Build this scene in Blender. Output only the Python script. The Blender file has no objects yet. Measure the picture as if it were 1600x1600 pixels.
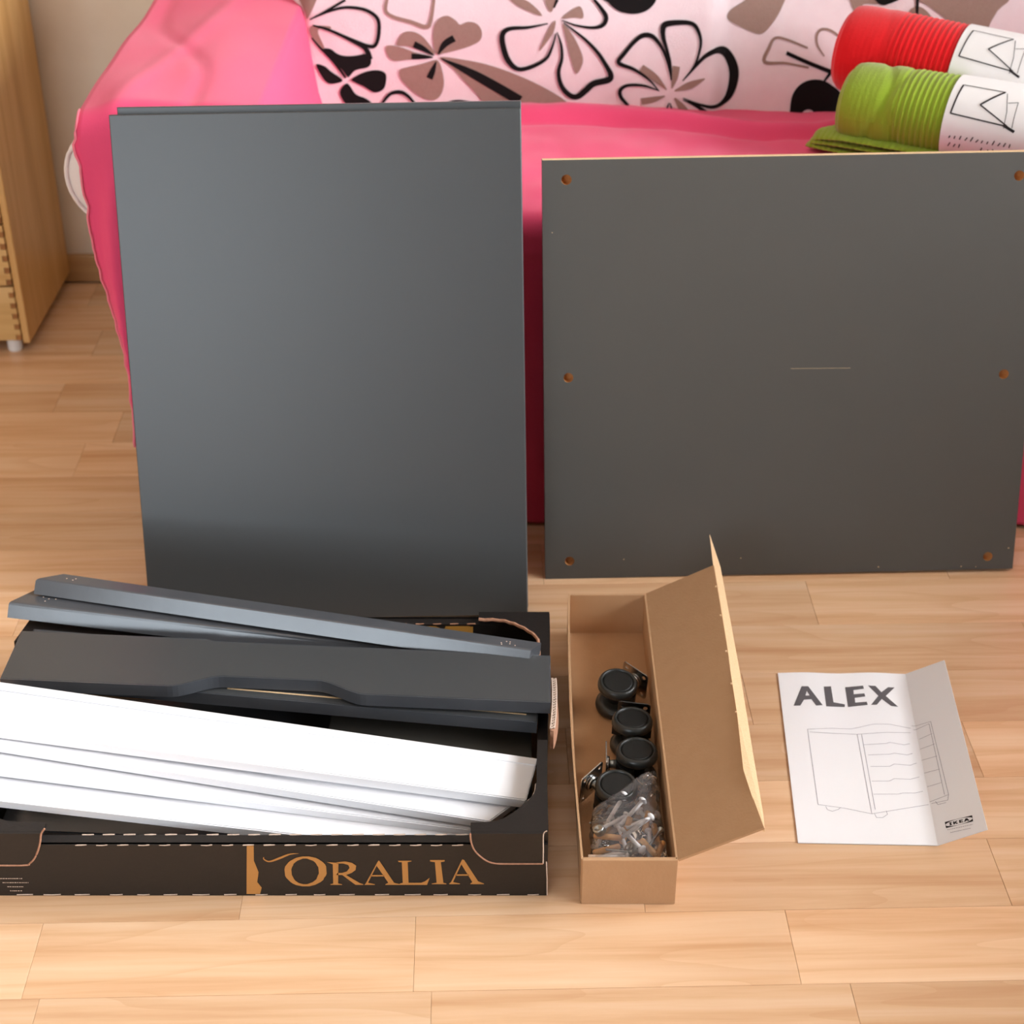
import bpy, bmesh, math, random
from math import sin, cos, pi, radians
from mathutils import Vector, Matrix, noise
from mathutils.geometry import delaunay_2d_cdt
random.seed(7)
S = bpy.context.scene
COL = S.collection

# ------------------------------------------------------------------ camera
cam = bpy.data.cameras.new('camera')
cam.sensor_width = 36; cam.sensor_fit = 'HORIZONTAL'
cam.lens = 36 * 2581 / 1600
cam.clip_start = .05; cam.clip_end = 60
camo = bpy.data.objects.new('camera', cam); COL.objects.link(camo)
camo.location = (0, 0, 1.25)
camo.rotation_euler = (radians(90 - 32), 0, 0)
S.camera = camo
cam.dof.use_dof = True
cam.dof.focus_distance = 1.75
cam.dof.aperture_fstop = 7.1

# ------------------------------------------------------------------ world, lights, exposure
w = bpy.data.worlds.new('sky'); S.world = w; w.use_nodes = True
bg = w.node_tree.nodes['Background']
bg.inputs[0].default_value = (.72, .84, 1, 1); bg.inputs[1].default_value = 1.2
S.view_settings.view_transform = 'Standard'
S.view_settings.look = 'None'
S.view_settings.gamma = 1
S.view_settings.use_curve_mapping = False
S.view_settings.exposure = 0.0

def area(name, loc, target, sx, sy, power, color):
    l = bpy.data.lights.new(name, 'AREA'); l.shape = 'RECTANGLE'
    l.size = sx; l.size_y = sy; l.energy = power; l.color = color
    o = bpy.data.objects.new(name, l); COL.objects.link(o)
    o.location = loc
    o.rotation_euler = (Vector(target) - Vector(loc)).to_track_quat('-Z', 'Y').to_euler()
    return o
# daylight coming in through the two windows (right wall, and wall behind the camera)
area('daylight_right_window', (1.76, .80, 1.33), (0, .80, 1.33), 2.6, 1.4, 244, (.98, .98, 1))
area('daylight_rear_window', (-1.65, -2.56, 1.3), (-1.65, 0, 1.3), 1.7, 1.95, 84, (.82, .91, 1))

# ------------------------------------------------------------------ materials
def lin(c):
    return tuple(((v / 255) / 12.92 if v / 255 <= .04045 else ((v / 255 + .055) / 1.055) ** 2.4) for v in c) + (1,)
MATS = {}
def mat(name, col, rough=.5, spec=.5, metal=0, bump=0, bscale=200, col2=None, nscale=5, stretch=(1, 1, 1), sheen=0, coat=0, rnd=0, detail=4, trans=0):
    m = bpy.data.materials.new(name); m.use_nodes = True
    nt = m.node_tree; b = nt.nodes['Principled BSDF']
    b.inputs['Roughness'].default_value = rough
    b.inputs['Specular IOR Level'].default_value = spec
    b.inputs['Metallic'].default_value = metal
    b.inputs['Sheen Weight'].default_value = sheen
    b.inputs['Coat Weight'].default_value = coat
    b.inputs['Base Color'].default_value = lin(col)
    tc = nt.nodes.new('ShaderNodeTexCoord'); mp = nt.nodes.new('ShaderNodeMapping')
    nt.links.new(tc.outputs['Object'], mp.inputs[0]); mp.inputs['Scale'].default_value = stretch
    n = nt.nodes.new('ShaderNodeTexNoise'); n.inputs['Scale'].default_value = nscale; n.inputs['Detail'].default_value = detail
    nt.links.new(mp.outputs[0], n.inputs[0])
    mx = nt.nodes.new('ShaderNodeMix'); mx.data_type = 'RGBA'
    mx.inputs[6].default_value = lin(col); mx.inputs[7].default_value = lin(col2 if col2 else tuple(min(255, c * 1.06 + 1) for c in col))
    nt.links.new(n.outputs[0], mx.inputs[0]); nt.links.new(mx.outputs[2], b.inputs['Base Color'])
    if bump:
        n2 = nt.nodes.new('ShaderNodeTexNoise'); n2.inputs['Scale'].default_value = bscale; n2.inputs['Detail'].default_value = 3
        nt.links.new(mp.outputs[0], n2.inputs[0])
        bp = nt.nodes.new('ShaderNodeBump'); bp.inputs['Strength'].default_value = bump; bp.inputs['Distance'].default_value = .001
        nt.links.new(n2.outputs[0], bp.inputs['Height']); nt.links.new(bp.outputs[0], b.inputs['Normal'])
    MATS[name] = m
    return m

def wood(name, base, dark, light, rough=.3, scale=1.0, spec=.5, bump=.05, axis='x', var=.5):
    """fine grained wood, grain along local x (or z); every object gets its own tone and grain offset"""
    m = bpy.data.materials.new(name); m.use_nodes = True
    nt = m.node_tree; L = nt.links; N = nt.nodes; b = N['Principled BSDF']
    tc = N.new('ShaderNodeTexCoord'); oi = N.new('ShaderNodeObjectInfo')
    add = N.new('ShaderNodeVectorMath'); add.operation = 'ADD'
    sc = N.new('ShaderNodeVectorMath'); sc.operation = 'SCALE'; sc.inputs[0].default_value = (17, 9, 5)
    L.new(oi.outputs['Random'], sc.inputs['Scale']); L.new(tc.outputs['Object'], add.inputs[0]); L.new(sc.outputs[0], add.inputs[1])
    mp = N.new('ShaderNodeMapping'); L.new(add.outputs[0], mp.inputs[0])
    s = {'x': (1.6, 34, 34), 'z': (34, 34, 1.6), 'y': (34, 1.6, 34)}[axis]
    mp.inputs['Scale'].default_value = tuple(v * scale for v in s)
    n1 = N.new('ShaderNodeTexNoise'); n1.inputs['Scale'].default_value = 1.0; n1.inputs['Detail'].default_value = 6; n1.inputs['Roughness'].default_value = .6; n1.inputs['Distortion'].default_value = .25
    L.new(mp.outputs[0], n1.inputs[0])
    mp2 = N.new('ShaderNodeMapping'); L.new(add.outputs[0], mp2.inputs[0])
    s2 = {'x': (1.1, 9, 9), 'z': (9, 9, 1.1), 'y': (9, 1.1, 9)}[axis]
    mp2.inputs['Scale'].default_value = tuple(v * scale for v in s2)
    n2 = N.new('ShaderNodeTexNoise'); n2.inputs['Scale'].default_value = 1.0; n2.inputs['Detail'].default_value = 2
    L.new(mp2.outputs[0], n2.inputs[0])
    # contour lines of the broad noise make the flame figure of flat sawn boards
    mm = N.new('ShaderNodeMath'); mm.operation = 'MULTIPLY'; mm.inputs[1].default_value = 9
    L.new(n2.outputs[0], mm.inputs[0])
    fr = N.new('ShaderNodeMath'); fr.operation = 'FRACT'; L.new(mm.outputs[0], fr.inputs[0])
    rp = N.new('ShaderNodeValToRGB'); rp.color_ramp.elements[0].position = 0; rp.color_ramp.elements[0].color = (1, 1, 1, 1)
    rp.color_ramp.elements[1].position = .22; rp.color_ramp.elements[1].color = (0, 0, 0, 1)
    L.new(fr.outputs[0], rp.inputs[0])
    r1 = N.new('ShaderNodeValToRGB'); e = r1.color_ramp.elements
    e[0].position = .3; e[0].color = lin(light); e[1].position = .72; e[1].color = lin(dark)
    mid = e.new(.5); mid.color = lin(base)
    L.new(n1.outputs[0], r1.inputs[0])
    mx = N.new('ShaderNodeMix'); mx.data_type = 'RGBA'; mx.inputs[7].default_value = lin(dark)
    ml = N.new('ShaderNodeMath'); ml.operation = 'MULTIPLY'; ml.inputs[1].default_value = .32
    L.new(rp.outputs[0], ml.inputs[0]); L.new(ml.outputs[0], mx.inputs[0]); L.new(r1.outputs[0], mx.inputs[6])
    hs = N.new('ShaderNodeHueSaturation')
    mr = N.new('ShaderNodeMapRange'); mr.inputs['To Min'].default_value = 1 - .16 * var; mr.inputs['To Max'].default_value = 1 + .13 * var
    L.new(oi.outputs['Random'], mr.inputs[0]); L.new(mr.outputs[0], hs.inputs['Value'])
    L.new(mx.outputs[2], hs.inputs['Color']); L.new(hs.outputs[0], b.inputs['Base Color'])
    b.inputs['Roughness'].default_value = rough; b.inputs['Specular IOR Level'].default_value = spec
    if bump:
        bp = N.new('ShaderNodeBump'); bp.inputs['Strength'].default_value = bump; bp.inputs['Distance'].default_value = .0006
        L.new(n1.outputs[0], bp.inputs['Height']); L.new(bp.outputs[0], b.inputs['Normal'])
    MATS[name] = m
    return m

wood('laminate', (230, 188, 148), (211, 161, 118), (238, 203, 168), rough=.27, spec=.5, bump=.03, var=.65)
wood('birch', (214, 168, 104), (196, 146, 84), (226, 184, 124), rough=.4, axis='z', scale=.8)
wood('birch_front', (226, 186, 122), (208, 162, 98), (236, 200, 142), rough=.45, axis='x', scale=.8)
wood('end_grain', (168, 112, 58), (140, 88, 42), (184, 128, 70), rough=.6, axis='x', scale=2)
wood('skirting', (200, 160, 112), (180, 138, 92), (214, 176, 130), rough=.4, axis='x', scale=.6)
mat('plaster', (242, 230, 214), .9, .2, bump=1, bscale=34, col2=(228, 212, 194), nscale=14, detail=8)
mat('ceiling_white', (214, 208, 198), .9, .2)
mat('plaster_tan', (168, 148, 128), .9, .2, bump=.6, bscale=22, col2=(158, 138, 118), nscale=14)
mat('window_paint', (240, 240, 236), .4)
mat('foil_grey', (65, 68, 70), .34, .55, bump=.10, bscale=900, col2=(70, 72, 73), nscale=3)
mat('foil_back', (75, 74, 71), .46, .4, bump=.12, bscale=900, col2=(81, 79, 75), nscale=3)
mat('foil_edge', (60, 63, 68), .2, .8, bump=.05, bscale=400, col2=(84, 86, 90), nscale=12)
mat('chipboard', (240, 212, 172), .8, .2, bump=.5, bscale=600, col2=(220, 184, 138), nscale=300)
mat('drill_hole', (176, 116, 66), .9, .1, bump=.5, bscale=900, col2=(206, 152, 96), nscale=500)
mat('foil_white', (244, 244, 246), .33, .5, col2=(240, 241, 246), nscale=3)
mat('pink_cotton', (247, 88, 134), .85, .2, bump=.35, bscale=900, col2=(243, 78, 124), nscale=6, sheen=.25)
mat('pink_hem', (246, 130, 150), .85, .2, bump=.3, bscale=900, sheen=.2)
mat('white_cotton', (236, 228, 224), .9, .2, bump=.3, bscale=900)
mat('fleece', (246, 232, 234), .95, .1, bump=.7, bscale=700, col2=(240, 222, 226), nscale=60, sheen=.4)
mat('taupe', (164, 138, 126), .95, .1, bump=.7, bscale=700, col2=(152, 126, 114), nscale=200, sheen=.3)
mat('black', (22, 20, 20), .95, .1, bump=.5, bscale=700, sheen=.15)
mat('red_knit', (232, 22, 30), .9, .15, bump=.6, bscale=600, col2=(222, 16, 24), nscale=40, sheen=.3)
mat('green_knit', (150, 176, 48), .9, .15, bump=.6, bscale=600, col2=(140, 166, 42), nscale=40, sheen=.3)
mat('paper', (243, 242, 244), .6, .3, bump=.04, bscale=60)
mat('booklet_paper', (246, 245, 250), .5, .4, bump=.03, bscale=30)
mat('ink_grey', (98, 95, 98), .6, .3)
mat('ink_dark', (38, 34, 36), .6, .3)
mat('ink_line', (150, 146, 156), .6, .3)
mat('kraft', (192, 153, 116), .85, .2, bump=.25, bscale=300, col2=(184, 144, 106), nscale=60)
mat('kraft_cut_lit', (236, 202, 162), .9, .1, bump=.5, bscale=500, col2=(224, 186, 142), nscale=400)  # cut nibs, and the tuck flap with window light painted in
mat('black_card', (27, 24, 23), .40, .4, bump=.25, bscale=160, col2=(33, 29, 27), nscale=20)
mat('card_inside', (60, 50, 45), .6, .3, bump=.2, bscale=160)
mat('torn_card', (196, 152, 126), .9, .1, bump=1, bscale=300, col2=(150, 104, 80), nscale=220)
mat('torn_white', (226, 206, 190), .9, .1, bump=.6, bscale=400, col2=(188, 164, 146), nscale=300)
mat('gold_print', (186, 134, 74), .45, .4, col2=(178, 124, 64), nscale=30)
mat('black_plastic', (24, 25, 24), .38, .5, bump=.05, bscale=300)
mat('cap_black', (20, 21, 20), .5, .4, bump=.05, bscale=300)
mat('black_rubber', (38, 39, 37), .34, .5, bump=.03, bscale=300)
mat('steel', (200, 200, 200), .22, .5, metal=1)
mat('zinc', (170, 176, 176), .3, .5, metal=1)
mat('white_plastic', (240, 238, 240), .35, .5)
wood('dowel_wood', (224, 170, 106), (196, 138, 76), (236, 186, 124), rough=.6, scale=6)
mat('foot_white', (232, 232, 232), .3, .5)

# gold and black blotched print on the tray
m = bpy.data.materials.new('blotch_print'); m.use_nodes = True; nt = m.node_tree; b = nt.nodes['Principled BSDF']
tc = nt.nodes.new('ShaderNodeTexCoord'); n = nt.nodes.new('ShaderNodeTexNoise'); n.inputs['Scale'].default_value = 42; n.inputs['Detail'].default_value = 3
r = nt.nodes.new('ShaderNodeValToRGB'); r.color_ramp.interpolation = 'CONSTANT'
r.color_ramp.elements[0].color = lin((34, 28, 24)); r.color_ramp.elements[1].position = .44; r.color_ramp.elements[1].color = lin((190, 138, 62))
nt.links.new(tc.outputs['Object'], n.inputs[0]); nt.links.new(n.outputs[0], r.inputs[0]); nt.links.new(r.outputs[0], b.inputs['Base Color'])
b.inputs['Roughness'].default_value = .45; MATS['blotch_print'] = m
# thin clear film: mostly see-through with a glossy skin
def film(name, tint, gloss, rough):
    m = bpy.data.materials.new(name); m.use_nodes = True; nt = m.node_tree; N = nt.nodes; L = nt.links
    N.remove(N['Principled BSDF']); out = N['Material Output']
    tr = N.new('ShaderNodeBsdfTransparent'); tr.inputs[0].default_value = tint
    gl = N.new('ShaderNodeBsdfGlossy'); gl.inputs['Roughness'].default_value = rough
    df = N.new('ShaderNodeBsdfDiffuse'); df.inputs[0].default_value = (.75, .72, .74, 1)
    m1 = N.new('ShaderNodeMixShader'); m1.inputs[0].default_value = .08 if name == 'clear_film' else 0
    L.new(tr.outputs[0], m1.inputs[1]); L.new(df.outputs[0], m1.inputs[2])
    fr = N.new('ShaderNodeFresnel'); fr.inputs[0].default_value = 1.5
    mu = N.new('ShaderNodeMath'); mu.operation = 'MULTIPLY'; mu.inputs[1].default_value = gloss; L.new(fr.outputs[0], mu.inputs[0])
    m2 = N.new('ShaderNodeMixShader'); L.new(mu.outputs[0], m2.inputs[0]); L.new(m1.outputs[0], m2.inputs[1]); L.new(gl.outputs[0], m2.inputs[2])
    L.new(m2.outputs[0], out.inputs[0]); MATS[name] = m
    return m
film('clear_film', (.99, .985, .99, 1), 1.5, .07)
film('window_glass', (.97, .98, .98, 1), 1, .0)

# ------------------------------------------------------------------ helpers
def obj(name, bm, material, parent=None, smooth=False, loc=(0, 0, 0), rot=None):
    me = bpy.data.meshes.new(name)
    bmesh.ops.recalc_face_normals(bm, faces=bm.faces[:])
    bm.to_mesh(me); bm.free()
    if smooth:
        for p in me.polygons: p.use_smooth = True
    for mm_ in (material if isinstance(material, (list, tuple)) else [material]):
        me.materials.append(MATS[mm_])
    o = bpy.data.objects.new(name, me); COL.objects.link(o)
    o.location = loc
    if rot is not None: o.rotation_euler = rot
    if parent: o.parent = parent
    return o
def thing(name, label, cat, loc=(0, 0, 0), rot=(0, 0, 0), group=None):
    o = bpy.data.objects.new(name, None); COL.objects.link(o)
    o.location = loc; o.rotation_euler = rot; o.empty_display_size = .05
    return tag(o, label, cat, group)
def tag(o, label, cat, group=None):
    o['label'] = label; o['category'] = cat
    if group: o['group'] = group
    return o
def struct(o): o['kind'] = 'structure'; return o

def bx(bm, x0, x1, y0, y1, z0, z1, bev=0, mi=0):
    vs = [bm.verts.new((x, y, z)) for x in (x0, x1) for y in (y0, y1) for z in (z0, z1)]
    idx = [(0, 1, 3, 2), (4, 6, 7, 5), (0, 4, 5, 1), (2, 3, 7, 6), (0, 2, 6, 4), (1, 5, 7, 3)]
    fs = [bm.faces.new([vs[i] for i in f]) for f in idx]
    for f in fs: f.material_index = mi
    if bev:
        es = {e for f in fs for e in f.edges}
        bmesh.ops.bevel(bm, geom=list(es), offset=bev, segments=2, affect='EDGES', profile=.6)
    return bm
def box(x0, x1, y0, y1, z0, z1, bev=0):
    return bx(bmesh.new(), x0, x1, y0, y1, z0, z1, bev)
def hexa(top, thick, bev=0, bm=None):
    """slab from four top corners (rf, lf, lr, rr) with thickness along the downward normal"""
    bm = bm or bmesh.new()
    n = (top[1] - top[0]).cross(top[3] - top[0]).normalized()
    if n.z > 0: n = -n
    a = [bm.verts.new(v) for v in top]; b = [bm.verts.new(v + n * thick) for v in top]
    fs = [bm.faces.new(a), bm.faces.new(b[::-1])]
    for i in range(4): fs.append(bm.faces.new((a[i], b[i], b[(i + 1) % 4], a[(i + 1) % 4])))
    if bev:
        es = {e for f in fs for e in f.edges}
        bmesh.ops.bevel(bm, geom=list(es), offset=bev, segments=2, affect='EDGES')
    return bm
def prism(poly, h0, h1, f=None, bm=None):
    """extrude a 2-D outline; f maps (a, b, h) to a point"""
    bm = bm or bmesh.new(); f = f or (lambda a, b, h: (a, b, h))
    A = [bm.verts.new(f(p[0], p[1], h0)) for p in poly]; B_ = [bm.verts.new(f(p[0], p[1], h1)) for p in poly]
    bm.faces.new(A[::-1]); bm.faces.new(B_)
    n = len(poly)
    for i in range(n): bm.faces.new((A[i], A[(i + 1) % n], B_[(i + 1) % n], B_[i]))
    return bm
def lathe(profile, seg=32, bm=None, M=None):
    bm = bm or bmesh.new(); M = M or Matrix.Identity(4)
    rings = []
    for r_, z_ in profile:
        if r_ < 1e-6: rings.append([bm.verts.new(M @ Vector((0, 0, z_)))])
        else: rings.append([bm.verts.new(M @ Vector((r_ * cos(2 * pi * i / seg), r_ * sin(2 * pi * i / seg), z_))) for i in range(seg)])
    for a, b_ in zip(rings, rings[1:]):
        for i in range(seg):
            j = (i + 1) % seg
            if len(a) == 1 and len(b_) == 1: continue
            if len(a) == 1: bm.faces.new((a[0], b_[j], b_[i]))
            elif len(b_) == 1: bm.faces.new((a[i], a[j], b_[0]))
            else: bm.faces.new((a[i], a[j], b_[j], b_[i]))
    return bm
def align(p, q):
    """matrix whose z axis runs from p to q, origin p"""
    p = Vector(p); q = Vector(q)
    return Matrix.Translation(p) @ (q - p).to_track_quat('Z', 'Y').to_matrix().to_4x4()
def rod(p, q, r, seg=12, bm=None, r2=None):
    L = (Vector(q) - Vector(p)).length; r2 = r if r2 is None else r2
    return lathe([(0, 0), (r, 0), (r2, L), (0, L)], seg, bm, align(p, q))
def tube(pts, r, seg=8, bm=None):
    bm = bm or bmesh.new(); pts = [Vector(p) for p in pts]; rings = []
    for i, p in enumerate(pts):
        t = (pts[min(i + 1, len(pts) - 1)] - pts[max(i - 1, 0)]).normalized()
        up = Vector((0, 0, 1)) if abs(t.z) < .9 else Vector((0, 1, 0))
        a = t.cross(up).normalized(); b_ = t.cross(a)
        rr = r[i] if isinstance(r, (list, tuple)) else r
        rings.append([bm.verts.new(p + (a * cos(2 * pi * k / seg) + b_ * sin(2 * pi * k / seg)) * rr) for k in range(seg)])
    for A, B_ in zip(rings, rings[1:]):
        for k in range(seg): bm.faces.new((A[k], A[(k + 1) % seg], B_[(k + 1) % seg], B_[k]))
    bm.faces.new(rings[0][::-1]); bm.faces.new(rings[-1])
    return bm
def grid(f, nu, nv, bm=None):
    bm = bm or bmesh.new()
    V = [[bm.verts.new(f(i / nu, j / nv)) for j in range(nv + 1)] for i in range(nu + 1)]
    for i in range(nu):
        for j in range(nv): bm.faces.new((V[i][j], V[i + 1][j], V[i + 1][j + 1], V[i][j + 1]))
    return bm
def solidify(o, t, offset=-1):
    m = o.modifiers.new('thickness', 'SOLIDIFY'); m.thickness = t; m.offset = offset
def catmull(P, n=6, closed=False):
    out = []; N = len(P)
    rng = range(N if closed else N - 1)
    for i in rng:
        g = lambda k: P[k % N] if closed else P[max(0, min(N - 1, k))]
        a, b_, c, d = g(i - 1), g(i), g(i + 1), g(i + 2)
        for s in range(n):
            t = s / n
            out.append([.5 * ((2 * b_[k]) + (-a[k] + c[k]) * t + (2 * a[k] - 5 * b_[k] + 4 * c[k] - d[k]) * t * t + (-a[k] + 3 * b_[k] - 3 * c[k] + d[k]) * t ** 3) for k in range(len(b_))])
    if not closed: out.append(list(P[-1]))
    return out
def ss(a, b_, x):
    t = max(0, min(1, (x - a) / (b_ - a))); return t * t * (3 - 2 * t)
def ribbon(bm, pts, wid, f):
    """flat stroke of varying width on a surface f(a, b)"""
    W = [wid] * len(pts) if not isinstance(wid, (list, tuple)) else wid
    P = [list(p) + [w_] for p, w_ in zip(pts, W)]
    C = catmull(P, 6) if len(P) > 2 else [[P[0][k] + (P[1][k] - P[0][k]) * t / 6 for k in range(3)] for t in range(7)]
    prev = None
    for i, c in enumerate(C):
        a = C[max(i - 1, 0)]; b_ = C[min(i + 1, len(C) - 1)]
        dx, dy = b_[0] - a[0], b_[1] - a[1]; l = math.hypot(dx, dy) or 1
        nx, ny = -dy / l * c[2] / 2, dx / l * c[2] / 2
        v = [bm.verts.new(f(c[0] + nx * s, c[1] + ny * s)) for s in (-1, 0, 1)]
        if prev:
            for k in (0, 1): bm.faces.new((prev[k], prev[k + 1], v[k + 1], v[k]))
        prev = v
    return bm
def patch(bm, poly, f, holes=(), step=None):
    """filled outline laid on a surface f(a, b), with inner points so that it follows the surface"""
    pts = [Vector(p[:2]) for p in poly]; n = len(pts)
    edges = [(i, (i + 1) % n) for i in range(n)]; hs = []
    for h in holes:
        k = len(pts); pts += [Vector(p[:2]) for p in h]; edges += [(k + i, k + (i + 1) % len(h)) for i in range(len(h))]; hs.append(h)
    def inside(p, pg):
        c = False; j = len(pg) - 1
        for i in range(len(pg)):
            if (pg[i][1] > p[1]) != (pg[j][1] > p[1]) and p[0] < (pg[j][0] - pg[i][0]) * (p[1] - pg[i][1]) / (pg[j][1] - pg[i][1]) + pg[i][0]: c = not c
            j = i
        return c
    if step:
        x0 = min(p[0] for p in poly); x1 = max(p[0] for p in poly); y0 = min(p[1] for p in poly); y1 = max(p[1] for p in poly)
        x = x0 + step / 2
        while x < x1:
            y = y0 + step / 2
            while y < y1:
                if inside((x, y), poly): pts.append(Vector((x, y)))
                y += step
            x += step
    V, E_, Fc, *_ = delaunay_2d_cdt(pts, edges, [], 0, 1e-6)
    vs = [None] * len(V)
    for fc in Fc:
        c = [sum(V[i][k] for i in fc) / len(fc) for k in (0, 1)]
        if not inside(c, poly) or any(inside(c, h) for h in hs): continue
        for i in fc:
            if vs[i] is None: vs[i] = bm.verts.new(f(V[i][0], V[i][1]))
        bm.faces.new([vs[i] for i in fc])
    return bm

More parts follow.
